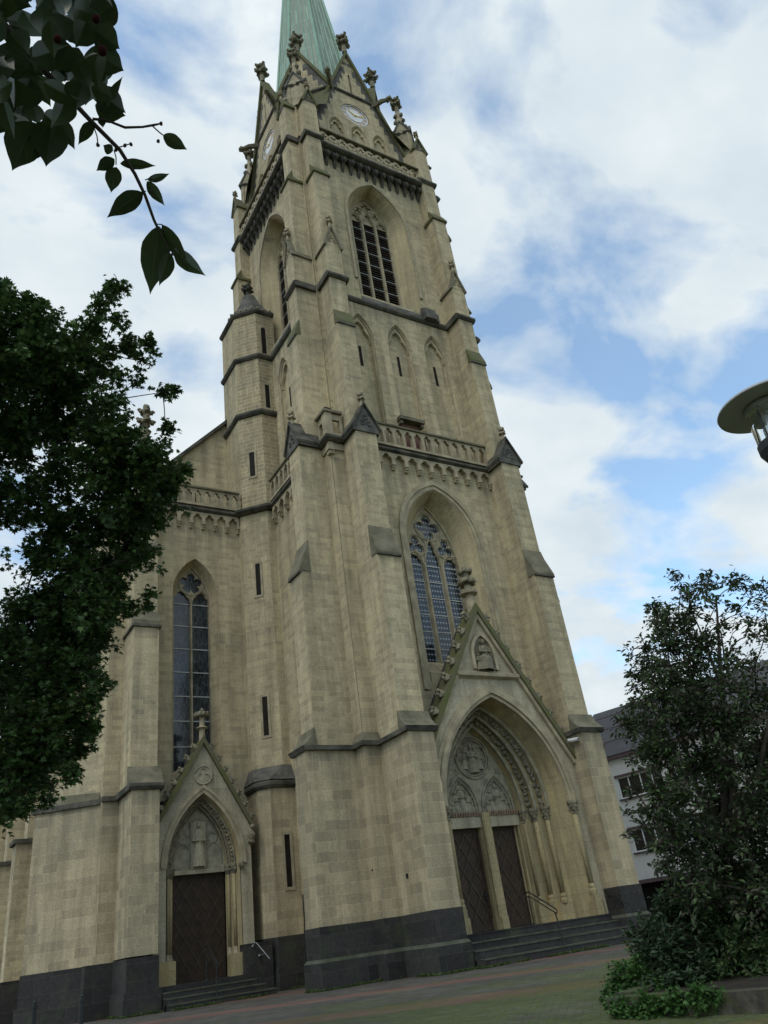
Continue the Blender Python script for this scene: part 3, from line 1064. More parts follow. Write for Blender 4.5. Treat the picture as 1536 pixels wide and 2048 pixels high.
def main_gable(M):
    f = MB(M)
    out = [(-3.3, 38.8), (-3.3, 41.0), (-gx(41.0) + 0.0, 41.0), (0, GAP), (gx(41.0), 41.0), (3.3, 41.0), (3.3, 38.8)]
    niches = [arch(c, 0.5, 40.3, 42.1, 42.95, 8) for c in (-1.45, 0, 1.45)]
    ring = circ(0, 44.0, 0.92, 28)
    slot = [(-0.06, 46.1), (-0.06, 48.0), (0.06, 48.0), (0.06, 46.1)]
    f.plate(out, niches + [ring, slot], YG, YG + 0.02)
    g = f.build('gable', STONE)
    f = MB(M)
    for p, c in zip(niches, (-1.45, 0, 1.45)):
        q = arch(c, 0.38, 40.3, 42.1, 42.78, 8)
        f.bridge(p, YG, q, YG + 0.2, True)
        f.plate(arch(c, 0.39, 40.3, 42.1, 42.79, 8), [], YG + 0.2, YG + 0.24)
        f.plate(arch(c, 0.38, 41.9, 41.9, 42.77, 8) + light_head(c - 0.37, c + 0.37, 41.85, 42.6, 6), [], YG + 0.08, YG + 0.199)
    f.build('niche', STONE, g, split=True)
    f = MB(M)
    f.bridge(ring, YG, ring, YG + 0.16, True); f.bridge(slot, YG, slot, YG + 0.15, True); f.plate(slot, [], YG + 0.15, YG + 0.16)
    f.build('clock_recess', TRIM, g, split=True)
    f = MB(M)
    for sgn in (-1, 1):
        dx, dz = sgn * gx(40.6), 40.6
        n = Vector((sgn * (GAP - 41.8), 0, 2.95)).normalized() * 0.17
        p = [(dx, dz), (dx + n.x, dz + n.z), (0 + n.x * 0.0, GAP + 0.5), (0, GAP - 0.02)]
        f.prism(p, 'y', YG - 0.16, YG + 0.45)
    f.build('coping', MOSSY, g)
    # soot-dark quoins under the coping, as toothed slabs a few mm proud
    f = MB(M)
    for sgn in (-1, 1):
        z, i = 41.0, 0
        while z < 49.3:
            wq = 0.34 if i % 2 else 0.2
            x1, x2 = sgn * gx(z), sgn * gx(z + 0.33)
            xin = x1 - sgn * (wq + 0.16)
            if sgn * xin > 0.02:
                f.prism([(x1, z), (x2, z + 0.325), (xin, z + 0.325), (xin, z)], 'y', YG - 0.004, YG + 0.01)
            z += 0.33; i += 1
    f.build('quoin', SOOT, g, split=True)
    f = MB(M)
    f.prism([(YG, GSH - 0.12), (YG - 0.12, GSH - 0.02), (YG - 0.12, GSH + 0.08), (YG, GSH + 0.16)], 'x', -gx(GSH) + 0.05, gx(GSH) - 0.05)
    f.build('string_course', DARK, g)
    f = MB(M); finial(f, (0, YG - 0.02, GAP + 0.3), 2.0, 0.42); f.build('finial', FOLI, g)
    # gable roof running back to the spire
    f = MB(M)
    f.add([(-1.5, YG + 0.3, 45.6), (0, YG + 0.3, GAP - 0.1), (1.5, YG + 0.3, 45.6), (0, 2.6, GAP - 0.1), (-1.0, 2.6, 45.6), (1.0, 2.6, 45.6)], [(0, 1, 3, 4), (1, 2, 5, 3)])
    f.build('gable_roof', COPPER, g)
    return g


def clock(M):
    f = MB(M)
    f.plate(circ(0, 44.0, 0.9, 32), [], YG + 0.10, YG + 0.15); c = f.build('clock', DIALG)
    f = MB(M); f.tube([(x, YG + 0.06, z) for x, z in circ(0, 44, 0.86, 32)] + [(0.86, YG + 0.06, 44)], 0.03, 5, False); f.plate(circ(0, 44.0, 0.52, 28), [], YG + 0.07, YG + 0.10)
    f.build('dial', DIAL, c)
    f = MB(M)
    f.prism([(-0.06, 44.0), (-0.04, 43.95), (0.66, 44.2), (0.64, 44.26)], 'y', YG + 0.03, YG + 0.05)
    f.prism([(0.0, 43.94), (0.02, 44.04), (-0.42, 44.3), (-0.44, 44.24)], 'y', YG + 0.035, YG + 0.055)
    f.blob((0, YG + 0.04, 44), 0.07)
    for k in range(12):
        a = k * PI / 6
        cx, cz = 0.7 * cos(a), 44 + 0.7 * sin(a)
        d = Vector((cos(a), sin(a))); t = Vector((-sin(a), cos(a)))
        f.prism([(cx + d.x * s + t.x * q, cz + d.y * s + t.y * q) for s, q in ((-0.09, -0.025), (0.09, -0.025), (0.09, 0.025), (-0.09, 0.025))], 'y', YG + 0.075, YG + 0.1)
    f.build('hand', GOLD, c)


OA = A - YG                      # apothem of the octagon
OH = 1.5                         # half width of its main faces
DG = Vector((-(OA + OH) / 2, CY - (OA + OH) / 2, 0))   # centre of a diagonal face


def diag_gable(M):
    T = M @ Matrix.Translation(DG) @ Matrix.Rotation(-PI / 4, 4, 'Z')
    hw = (OA - OH) / math.sqrt(2)
    f = MB(T)
    slot = [(-0.06, 46.4), (-0.06, 48.2), (0.06, 48.2), (0.06, 46.4)]
    f.plate([(-hw, 43.2), (-hw, 45.8), (0, 50.0), (hw, 45.8), (hw, 43.2)], [slot], 0.0, 0.02)
    g = f.build('gable', STONE)
    f = MB(T); f.bridge(slot, 0, slot, 0.15, True); f.plate(slot, [], 0.15, 0.16); f.build('slit_window', TRIM, g)
    f = MB(T)
    for s in (-1, 1):
        f.prism([(s * hw, 45.8), (s * (hw + 0.15), 45.95), (0, 50.4), (0, 49.98)], 'y', -0.16, 0.4)
    f.build('coping', MOSSY, g)
    f = MB(T)
    for s in (-1, 1):
        z, i = 45.9, 0
        while z < 49.3:
            wq = 0.34 if i % 2 else 0.2
            x1, x2 = s * hw * (50 - z) / 4.2, s * hw * (50 - z - 0.33) / 4.2
            xin = x1 - s * (wq + 0.2)
            if s * xin > 0.02:
                f.prism([(x1, z), (x2, z + 0.325), (xin, z + 0.325), (xin, z)], 'y', -0.004, 0.01)
            z += 0.33; i += 1
    f.build('quoin', SOOT, g, split=True)
    f = MB(T)
    f.prism([(0, 45.68), (-0.12, 45.78), (-0.12, 45.9), (0, 45.98)], 'x', -hw, hw)
    f.build('string_course', DARK, g)
    # lean-to slope from the octagon down to the square corner
    f = MB(T)
    f.add([(-hw, -0.02, 45.6), (hw, -0.02, 45.6), (hw * 0.9, -0.9, 42.9), (0, -1.9, 42.2), (-hw * 0.9, -0.9, 42.9)], [(0, 1, 2, 3, 4)])
    f.build('lean_to_roof', MOSSY, g)
    f = MB(T); finial(f, (0, -0.02, 50.25), 2.0, 0.42); f.build('finial', FOLI, g)
    f = MB(T)
    f.add([(-hw, 0.3, 45.7), (0, 0.3, 49.9), (hw, 0.3, 45.7), (0, 1.7, 49.9), (-1.0, 1.7, 45.7), (1.0, 1.7, 45.7)], [(0, 1, 3, 4), (1, 2, 5, 3)])
    f.build('gable_roof', COPPER, g)
    # beast spouts at the valleys
    for s in (-1, 1):
        f = MB(T)
        x = s * hw
        f.tube([(x, 0.1, 45.75), (x + s * 0.12, -0.55, 45.85), (x + s * 0.16, -0.95, 45.75)], [0.2, 0.16, 0.12], 6)
        f.blob((x + s * 0.18, -1.0, 45.72), 0.2, 0.22, 0.17, 1, 0.3, rnd)
        f.build('gargoyle', FOLI, g)


def corner_top(M):
    """pier above the cornice with two gablets and the crocketed pinnacle"""
    a, b = -AU + DU, -AU + DU + WU
    f = MB(M)
    f.prism([(-AU - 0.55, YU + DU), (-AU, YU + DU), (-AU, YU), (a, YU), (a, YU - 0.55), (b, YU - 0.55), (b, 2.0), (-AU - 0.55, YU + DU + WU)], 'z', 38.9, 41.7)
    p = f.build('corner_pier', STONE)
    f = MB(M); g = MB(M); t = MB(M)
    c = (a + b) / 2
    for T in (I4, Matrix.Translation((-AU, YU, 0)) @ Matrix(((0, 1, 0, 0), (1, 0, 0, 0), (0, 0, 1, 0), (0, 0, 0, 1))) @ Matrix.Translation((AU, -YU, 0))):
        f.M = g.M = t.M = M @ T
        f.prism([(a, 41.69), (c, 42.75), (b, 41.69)], 'y', YU - 0.55, YU + 0.6)
        for s, e in ((-1, a), (1, b)):
            g.prism([(e - s * 0.02, 41.55), (e + s * 0.12, 41.6), (c, 42.92), (c, 42.75)], 'y', YU - 0.66, YU + 0.6)
        for dx, dz in ((-0.14, 41.95), (0.14, 41.95), (0, 42.2)):
            t.tube([(x, YU - 0.56, z) for x, z in circ(c + dx, dz, 0.09, 10)] + [(c + dx + 0.09, YU - 0.56, dz)], 0.024, 4, False)
        finial(t, (c, YU - 0.52, 42.8), 0.75, 0.16)
    f.build('gablet', SOOT, p); g.build('coping', MOSSY, p); t.build('finial', TRIM, p, split=True)
    # pinnacle
    cx, cy = -3.6, 1.12
    f = MB(M @ Matrix.Translation((cx, cy, 0)) @ Matrix.Rotation(PI / 4, 4, 'Z'))
    r = 0.5
    f.box(-r, r, -r, r, 41.6, 44.4)
    for k in range(4):
        f2 = Matrix.Rotation(PI / 2 * k, 4, 'Z')
        m0 = f.M
        f.M = m0 @ f2
        f.prism([(-r - 0.02, 44.2), (0, 45.25), (r + 0.02, 44.2)], 'y', -r - 0.06, 0)
        for s in (-1, 1):
            f.box(s * 0.36 - 0.06, s * 0.36 + 0.06, -r - 0.05, -r + 0.02, 42.2, 44.2)
        f.M = m0
    pn = f.build('pinnacle', TRIM, p)
    f = MB(M @ Matrix.Translation((cx, cy, 0)) @ Matrix.Rotation(PI / 4, 4, 'Z'))
    f.prism([(-r - 0.1, -r - 0.1), (r + 0.1, -r - 0.1), (r + 0.1, r + 0.1), (-r - 0.1, r + 0.1)], 'z', 41.55, 41.75)
    for k in range(4):
        m0 = f.M; f.M = m0 @ Matrix.Rotation(PI / 2 * k, 4, 'Z')
        for s in (-1, 1):
            f.prism([(s * (r + 0.02), 44.1), (s * (r + 0.14), 44.2), (0, 45.42), (0, 45.25)], 'y', -r - 0.12, -0.1)
        f.M = m0
    f.build('coping', SOOT, pn)
    f = MB(M @ Matrix.Translation((cx, cy, 0)))
    f.lathe([(0.46, 44.3), (0.12, 47.2)], (0, 0, 0), 8, PI / 8)
    f.build('spirelet', TRIM, pn)
    f = MB(M @ Matrix.Translation((cx, cy, 0)))
    for z in (45.0, 45.7, 46.4):
        rr = 0.46 - 0.34 * (z - 44.3) / 2.9
        for k in range(4):
            an = k * PI / 2
            crocket(f, (cos(an) * (rr + 0.06), sin(an) * (rr + 0.06), z), 0.26)
    finial(f, (0, 0, 47.0), 1.5, 0.36)
    f.build('crocket', FOLI, pn, split=True)


for k in range(4):
    M = ROT(k)
    cornice(M); main_gable(M); diag_gable(M); corner_top(M)
for k in range(4):
    clock(ROT(k))

# spire
f = MB()
ring = []
for k in range(4):
    m = ROT(k)
    for x in (-OH, OH):
        ring.append(m @ Vector((x, YG + 0.12, 0)))
ring = [ring[i] for i in (0, 1, 6, 7, 4, 5, 2, 3)]
ring = [Vector((p.x * 0.78, CY + (p.y - CY) * 0.78, 0)) for p in ring]
zt, zb = 79.0, 45.2
vs, fs = [], []
for t in np.linspace(0, 1, 14):
    kx = 1 - t
    if t < 0.08:
        kx *= 1.0
    vs += [(p.x * kx, CY + (p.y - CY) * kx, zb + (zt - zb) * t) for p in ring]
for i in range(13):
    for k in range(8):
        fs.append((i * 8 + k, i * 8 + (k + 1) % 8, (i + 1) * 8 + (k + 1) % 8, (i + 1) * 8 + k))
f.add(vs, fs)
sp = f.build('spire', COPPER)
f = MB()
for p in ring:
    q = Vector((p.x, p.y, zb)); top = Vector((0, CY, zt))
    f.tube([q, q.lerp(top, 0.99)], [0.14, 0.04], 6)
for i in range(8):                       # standing seams on every face
    p, q = ring[i], ring[(i + 1) % 8]
    for s in (0.2, 0.4, 0.6, 0.8):
        m = p.lerp(q, s); m = Vector((m.x, m.y, zb)); f.tube([m, m.lerp(Vector((0, CY, zt)), 0.97)], [0.055, 0.02], 4)
f.build('copper_seam', simple('copper_seam_light', (0.30, 0.46, 0.36), (0.2, 0.33, 0.25), 1.0, 0.6), sp)
f = MB(); f.box(-3.4, 3.4, 1.35, 8.15, 38.7, 45.0); f.build('octagon_core', SOOT, sp)

# ------------------------------------------------------------------ main portal
YP = -1.1
PA, PSP, PAP = 2.64, 4.4, 8.12
oarch = arch(0, PA, 0.0, PSP, PAP, 16)
f = MB()
f.plate([(-3.18, 0.0), (-3.18, 5.95), (0, 11.3), (3.18, 5.95), (3.18, 0.0)] + oarch[::-1], [], YP, YP + 0.5)
por = f.build('portal', PALE)
f = MB()
# moulded outer arch
for r0, r1, y in ((0.34, 0.2, YP - 0.03), (0.2, 0.06, YP - 0.09), (0.06, -0.05, YP - 0.02)):
    f.band(arch(0, PA + r0, PSP, PSP, PAP + r0 * 1.25, 16), arch(0, PA + r1, PSP, PSP, PAP + r1 * 1.25, 16), y, YP + 0.05)
f.build('archivolt', TRIM, por)
f = MB()
jam = lambda a_, ap, n=16: arch(0, a_, 0.7, PSP, ap, n)
f.bridge(jam(PA - 0.03, PAP - 0.03), YP + 0.02, jam(2.36, 8.0), -0.35)
f.bridge(jam(2.36, 8.0), -0.35, jam(2.3, 7.95), -0.3)
f.bridge(jam(2.3, 7.95), -0.3, jam(2.2, 7.86), -0.05)
f.bridge(jam(2.2, 7.86), -0.05, jam(1.95, 7.74), 0.0)
f.bridge(jam(1.95, 7.74), 0.0, jam(1.93, 7.7), 0.28)
f.bridge(jam(1.93, 7.7), 0.28, jam(1.66, 7.45), 0.32)
f.bridge(jam(1.66, 7.45), 0.32, jam(1.52, 7.34), 0.62)
f.build('jamb', YELL, por)
f = MB()
for (a_, ap, y) in ((2.3, 7.95, -0.3), (1.95, 7.74, 0.0), (1.66, 7.45, 0.32), (2.2, 7.86, -0.05), (1.93, 7.7, 0.28)):
    f.tube([(x, y, z) for x, z in arch(0, a_ - 0.03, PSP, PSP, ap - 0.04, 16)], 0.055, 6, False)
f.build('arch_roll', CARVE, por)
f = MB()
for (a_, ap, y, c) in ((2.13, 7.85, -0.1, 46), (1.84, 7.62, 0.22, 42)):
    p = arch(0, a_, PSP, PSP, ap, 60)
    for i in range(c):
        x, z = p[int(i * (len(p) - 1) / (c - 1))]
        f.blob((x + rnd.uniform(-.03, .03), y + rnd.uniform(-.03, .03), z), 0.10, 0.085, 0.10, 1, 0.35, rnd)
        f.blob((x + rnd.uniform(-.1, .1), y - 0.06, z + rnd.uniform(-.08, .08)), 0.055, 0.055, 0.055, 1, 0.3, rnd)
f.build('carved_foliage', FOLI, por)
# columns
capz = PSP
for s in (-1, 1):
    for (x, y, r, zb_) in ((2.2, -0.18, 0.085, 1.35), (1.92, 0.12, 0.085, 1.35), (1.66, 0.42, 0.075, 1.35), (2.69, YP - 0.0, 0.095, 1.5)):
        f = MB(); f.lathe([(r, zb_ + 0.3), (r, capz - 0.4)], (s * x, y, 0), 10); col = f.build('column', YELL, por, True)
        f = MB()
        f.lathe([(r, capz - 0.42), (r * 1.25, capz - 0.38), (r * 1.05, capz - 0.34), (r * 1.3, capz - 0.2), (r * 1.9, capz - 0.06), (r * 2.1, capz - 0.05), (r * 2.1, capz + 0.04)], (s * x, y, 0), 8)
        for k in range(8):
            an = k * PI / 4
            f.blob((s * x + cos(an) * r * 1.5, y + sin(an) * r * 1.5, capz - 0.16 - 0.1 * (k % 2)), r * 0.5, r * 0.5, r * 0.6, 1, 0.2, rnd)
        f.build('capital', FOLI, col)
        f = MB(); f.lathe([(r * 1.5, zb_), (r * 1.5, zb_ + 0.10), (r * 1.15, zb_ + 0.16), (r * 1.3, zb_ + 0.22), (r, zb_ + 0.31)], (s * x, y, 0), 8); f.build('base', YELL, col)
f = MB()
for s in (-1, 1):
    x0, x1 = sorted((s * 2.35, s * 3.0))
    f.prism([(s * 2.55, YP - 0.16), (s * 2.85, YP - 0.16), (s * 3.05, YP + 0.0), (s * 3.05, YP + 0.3), (s * 2.55, YP + 0.3)], 'z', 0.66, 1.28)
    f.prism([(s * 2.58, YP - 0.12), (s * 2.8, YP - 0.12), (s * 2.92, YP + 0.0), (s * 2.92, YP + 0.3), (s * 2.58, YP + 0.3)], 'z', 1.28, 1.52)
    x0, x1 = sorted((s * 1.5, s * 2.36))
    f.prism([(s * 2.36, -0.42), (s * 2.36, 0.7), (s * 1.5, 0.7), (s * 1.5, 0.36)], 'z', 0.66, 1.36)
f.build('pedestal', YELL, por, split=True)
# tympanum
YT = 0.62
f = MB()
ty = arch(0, 1.56, PSP, PSP, 7.36, 14)
f.plate(ty, [circ(0, 6.36, 0.68, 26), arch(-0.76, 0.62, PSP + 0.05, PSP + 0.15, 5.62, 8), arch(0.76, 0.62, PSP + 0.05, PSP + 0.15, 5.62, 8)], YT, YT + 0.12)
tym = f.build('tympanum', CARVE, por)
f = MB()
f.tube([(x, YT - 0.02, z) for x, z in circ(0, 6.36, 0.74, 28)] + [(0.74, YT - 0.02, 6.36)], 0.05, 6, False)
f.tube([(x, YT - 0.0, z) for x, z in circ(0, 6.36, 0.64, 28)] + [(0.64, YT, 6.36)], 0.03, 6, False)
for s in (-1, 1):
    f.tube([(x, YT - 0.02, z) for x, z in arch(s * 0.76, 0.68, PSP, PSP + 0.15, 5.72, 9)], 0.05, 6, False)
    f.tube([(x, YT - 0.0, z) for x, z in arch(s * 0.76, 0.58, PSP, PSP + 0.15, 5.56, 9)], 0.028, 6, False)
f.build('tracery', CARVE, tym)


def relief_panel(mb, cx, cz, rx, rz, y, seed, inside, amp=0.1, nx=34, nz=34):
    """carved ground: a dense height field cut to the panel"""
    idx, vs, fs = {}, [], []
    for i in range(nx + 1):
        for j in range(nz + 1):
            x, z = cx - rx + 2 * rx * i / nx, cz - rz + 2 * rz * j / nz
            if inside(x, z):
                h = noise.fractal(Vector((x * 4 + seed, z * 4, seed)), 0.8, 2.0, 3)
                h2 = abs(noise.noise(Vector((x * 9 + seed, z * 7, 3))))
                idx[i, j] = len(vs)
                vs.append((x, y - amp * (0.5 + 0.5 * h) - amp * 0.6 * (h2 < 0.12), z))
    for i in range(nx):
        for j in range(nz):
            q = [(i, j), (i + 1, j), (i + 1, j + 1), (i, j + 1)]
            if all(a in idx for a in q):
                fs.append(tuple(idx[a] for a in q))
    mb.add(vs, fs)


def carved_figure(mb, x, y, z, h, lean=0.0, seated=False, arms=1, slim=1.0):
    """small relief figure: robe, shoulders, head, arms"""
    r = h * 0.16 * slim
    prof = [(r * 1.25, 0), (r * 1.1, h * 0.25), (r * 0.85, h * 0.5), (r * 1.0, h * 0.7), (r * 0.8, h * 0.8), (r * 0.32, h * 0.83)]
    if seated:
        prof = [(r * 1.3, 0), (r * 1.35, h * 0.3), (r * 1.2, h * 0.42), (r * 0.85, h * 0.48), (r * 1.0, h * 0.7), (r * 0.35, h * 0.8)]
    v, f = [], []
    n = 10
    for i, (rr, zz) in enumerate(prof):
        for k in range(n):
            a = 2 * PI * k / n
            fold = 1 + 0.12 * (k % 2) * (1 - zz / h)
            v.append((x + lean * zz + rr * fold * cos(a), y + rr * 0.7 * fold * sin(a), z + zz))
    for i in range(len(prof) - 1):
        for k in range(n):
            f.append((i * n + k, i * n + (k + 1) % n, (i + 1) * n + (k + 1) % n, (i + 1) * n + k))
    mb.add(v, f)
    hx = x + lean * h * 0.9
    mb.blob((hx, y - r * 0.1, z + h * 0.91), r * 0.42, r * 0.45, r * 0.55, 2)
    mb.blob((hx, y + r * 0.05, z + h * 0.94), r * 0.5, r * 0.48, r * 0.5, 1, 0.1, rnd)
    mb.blob((hx, y - r * 0.55, z + h * 0.905), r * 0.1, r * 0.12, r * 0.14)
    for s in (-1, 1):
        mb.tube([(x + s * r * 0.9 + lean * h * 0.7, y, z + h * 0.74), (x + s * r * 1.25, y - r * 0.35, z + h * 0.56), (x + s * r * 0.35 * arms, y - r * 0.9, z + h * 0.56)], [r * 0.34, r * 0.3, r * 0.2], 6)
        mb.blob((x + s * r * 0.3 * arms, y - r * 0.92, z + h * 0.56), r * 0.2, r * 0.2, r * 0.2, 1, 0.1, rnd)


f = MB()
relief_panel(f, 0, 6.36, 0.68, 0.68, YT + 0.11, 1.0, lambda x, z: (x ** 2 + (z - 6.36) ** 2) < 0.68 ** 2, 0.09)
for s in (-1, 1):
    def ins(x, z, s=s):
        a, zs, za = 0.62, PSP + 0.15, 5.62
        dx = abs(x - s * 0.76)
        if dx > a: return False
        if z < zs: return z > PSP + 0.05
        h = za - zs; c = (h * h - a * a) / (2 * a)
        return (dx + c) ** 2 + (z - zs) ** 2 < (a + c) ** 2
    relief_panel(f, s * 0.76, 5.05, 0.62, 0.62, YT + 0.11, 5.0 + s, ins, 0.09)
carved_figure(f, 0.0, YT + 0.03, 5.82, 1.0, 0, True)
for dx, dz, hh, ln in ((-0.36, 5.95, 0.66, 0.12), (0.36, 5.95, 0.66, -0.12), (-0.2, 6.55, 0.36, 0.1), (0.24, 6.5, 0.38, -0.1)):
    carved_figure(f, dx, YT + 0.06, dz, hh, ln)
for s in (-1, 1):
    for dx, dz, hh in ((-0.4, PSP + 0.05, 0.55), (-0.2, PSP + 0.05, 0.78), (0.05, PSP + 0.05, 0.95), (0.27, PSP + 0.05, 0.7), (0.44, PSP + 0.05, 0.5)):
        carved_figure(f, s * 0.76 + dx, YT + 0.05, dz, hh, rnd.uniform(-.08, .08))
for s in (-1, 1):                                     # foliage in the spandrels
    for i in range(26):
        t = rnd.random()
        x = s * rnd.uniform(0.75, 1.25) * (1 - 0.45 * t); z = 5.55 + 1.0 * t
        if x * x + (z - 6.36) ** 2 > 0.62:
            f.blob((x, YT, z), 0.06, 0.04, 0.06, 1, 0.3, rnd)
f.build('relief', CARVE, tym, False)
f = MB()
for s in (-1, 1):
    x0, x1 = sorted((s * 0.16, s * 1.5))
    f.box(x0, x1, 0.5, 0.86, 3.98, PSP - 0.0)
lint = f.build('lintel', PALE, por)
f = MB()
for s in (-1, 1):
    x = 0.22
    while x < 1.45:
        f.box(s * x - 0.03, s * x + 0.03, 0.44, 0.5, PSP - 0.06, PSP + 0.05); x += 0.11
    x0, x1 = sorted((s * 0.16, s * 1.5)); f.box(x0, x1, 0.47, 0.52, PSP + 0.04, PSP + 0.1)
f.build('dentil', simple('reddish_dentil', (0.28, 0.19, 0.13), (0.18, 0.13, 0.09), 6), lint)
f = MB()
f.prism([(-0.2, 0.9), (-0.19, 0.62), (-0.1, 0.4), (0.1, 0.4), (0.19, 0.62), (0.2, 0.9)], 'z', 1.2, PSP + 0.05)
f.prism([(-0.24, 0.9), (-0.23, 0.56), (-0.13, 0.34), (0.13, 0.34), (0.23, 0.56), (0.24, 0.9)], 'z', 0.66, 1.2)
f.tube([(-0.13, 0.44, 1.2), (-0.13, 0.44, PSP + 0.05)], 0.045, 6); f.tube([(0.13, 0.44, 1.2), (0.13, 0.44, PSP + 0.05)], 0.045, 6)
for s in (-1, 1):
    for x, y, r in ((1.46, 0.56, 0.05), (1.5, 0.7, 0.04), (1.42, 0.74, 0.045)):
        f.tube([(s * x, y, 0.8), (s * x, y, 4.0)], r, 6)
f.build('door_post', YELL, por)


def lattice_door(x0, x1, y, z0, z1, parent, pitch=0.42, ang=58):
    f = MB(); f.box(x0, x1, y, y + 0.08, z0, z1)
    for xa, xb, za, zb_ in ((x0, x0 + 0.1, z0, z1), (x1 - 0.1, x1, z0, z1), (x0 + 0.1, x1 - 0.1, z0, z0 + 0.22), (x0 + 0.1, x1 - 0.1, z1 - 0.12, z1)):
        f.box(xa, xb, y - 0.035, y + 0.0, za, zb_)
    d = f.build('door', DOOR, parent)
    f = MB()
    X0, X1, Z0, Z1 = x0 + 0.1, x1 - 0.1, z0 + 0.22, z1 - 0.12
    for sg in (-1, 1):
        dx, dz = cos(rad(ang)), sg * sin(rad(ang))
        c = -6.0
        nrm = Vector((-dz, dx))
        while c < 6.0:
            px, pz = (X0 + X1) / 2 + nrm.x * c, (Z0 + Z1) / 2 + nrm.y * c
            ts = []
            for lo, hi, p, dd in ((X0, X1, px, dx), (Z0, Z1, pz, dz)):
                t1, t2 = (lo - p) / dd, (hi - p) / dd
                ts.append((min(t1, t2), max(t1, t2)))
            ta, tb = max(ts[0][0], ts[1][0]), min(ts[0][1], ts[1][1])
            if tb - ta > 0.08:
                a_, b_ = Vector((px + dx * ta, pz + dz * ta)), Vector((px + dx * tb, pz + dz * tb))
                q = nrm * 0.022
                f.prism([tuple(a_ + q), tuple(b_ + q), tuple(b_ - q), tuple(a_ - q)], 'y', y - (0.03 if sg > 0 else 0.026), y + 0.001)
            c += pitch
    f.build('batten', DOORB, d)
    return d


for s in (-1, 1):
    x0, x1 = sorted((s * 0.2, s * 1.42))
    dd = lattice_door(x0, x1, 0.78, 0.86, 3.99, por)
    f = MB(); f.tube([(s * 0.32, 0.74, 1.9), (s * 0.32, 0.66, 1.9), (s * 0.5, 0.66, 1.9)], 0.018, 6); f.box(s * 0.32 - 0.035, s * 0.32 + 0.035, 0.735, 0.75, 1.75, 2.05); f.build('handle', IRON, dd)
# gable of the portal
f = MB()
for s in (-1, 1):
    n = Vector((s * 5.35, 3.2)).normalized()
    p0, p1 = Vector((s * 3.24, 5.75)), Vector((0, 11.3))
    f.prism([tuple(p0), tuple(p0 + n * 0.16), (0, 11.62), (0, 11.28)], 'y', YP - 0.2, YP + 0.55)
cop = f.build('coping', MOSSY, por)
f = MB()
for s in (-1, 1):
    n = Vector((s * 5.35, 3.2)).normalized()
    p0, p1 = Vector((s * 3.24, 5.75)), Vector((0, 11.3))
    f.prism([tuple(p0 - n * 0.14), tuple(p0), (0, 11.28), (0, 11.02)], 'y', YP - 0.12, YP - 0.002)
f.prism([(YP, 8.7), (YP - 0.16, 8.78), (YP - 0.18, 8.9), (YP, 8.98)], 'x', -1.4, 1.4)
f.build('moulding', TRIM, por)
f = MB()
for s in (-1, 1):
    for i in range(9):
        t = (i + 0.5) / 9.3
        x, z = s * (3.24 * (1 - t) + 0.12), 5.75 + 5.55 * t + 0.22
        crocket(f, (x, YP - 0.02, z), 0.3, (s * 0.6, 0))
f.build('crocket', FOLI, cop, split=True)
f = MB()
f.lathe([(0.2, 11.2), (0.16, 12.0), (0.34, 12.06), (0.36, 12.14), (0.16, 12.22), (0.14, 12.5)], (0, YP + 0.1, 0), 8)
f.build('finial_shaft', TRIM, cop)
f = MB()
for zz, R, rr in ((12.55, 0.26, 0.17), (12.98, 0.2, 0.15)):
    for k in range(8):
        a = k * PI / 4
        f.blob((cos(a) * R, YP + 0.1 + sin(a) * R, zz + 0.03 * (k % 2)), rr * 0.8, rr * 0.8, rr * 0.75, 1, 0.3, rnd)
f.lathe([(0.15, 12.4), (0.15, 13.1), (0.1, 13.2)], (0, YP + 0.1, 0), 8)
f.build('finial', FOLI, cop)
# niche with seated figure
f = MB()
no_ = arch(0.0, 0.48, 9.05, 9.6, 10.4, 10)
f.band(arch(0, 0.56, 9.05, 9.6, 10.5, 10), arch(0, 0.44, 9.05, 9.6, 10.34, 10), YP - 0.1, YP)
nich = f.build('niche', TRIM, por)
f = MB(); f.plate(arch(0, 0.45, 9.05, 9.6, 10.35, 10), [], YP - 0.004, YP); f.build('niche_back', FOLI, nich)
f = MB(); carved_figure(f, 0.0, YP - 0.12, 9.02, 1.15, 0, True); carved_figure(f, 0.26, YP - 0.08, 9.02, 0.55); carved_figure(f, -0.27, YP - 0.08, 9.02, 0.6)
f.build('relief', FOLI, nich)
# portal roof and drain
f = MB()
f.add([(-3.16, YP + 0.5, 5.9), (0, YP + 0.5, 11.2), (3.16, YP + 0.5, 5.9), (-3.16, 0.05, 5.9), (0, 0.05, 11.2), (3.16, 0.05, 5.9)], [(0, 1, 4, 3), (1, 2, 5, 4)])
f.build('portal_roof', SLATE, por)
f = MB(); f.tube([(3.0, YP + 0.1, 6.5), (3.1, YP - 0.62, 6.42)], 0.07, 12); f.build('drain_spout', WHITEP, por)
f = MB(); f.tube([(3.09, YP - 0.6, 6.422), (3.1, YP - 0.624, 6.42)], 0.055, 12); f.build('drain_bore', VOID, por)
f = MB(); f.box(-3.1, 3.1, 0.86, 1.5, 0.0, 8.4); f.build('portal_backing', VOID, por)

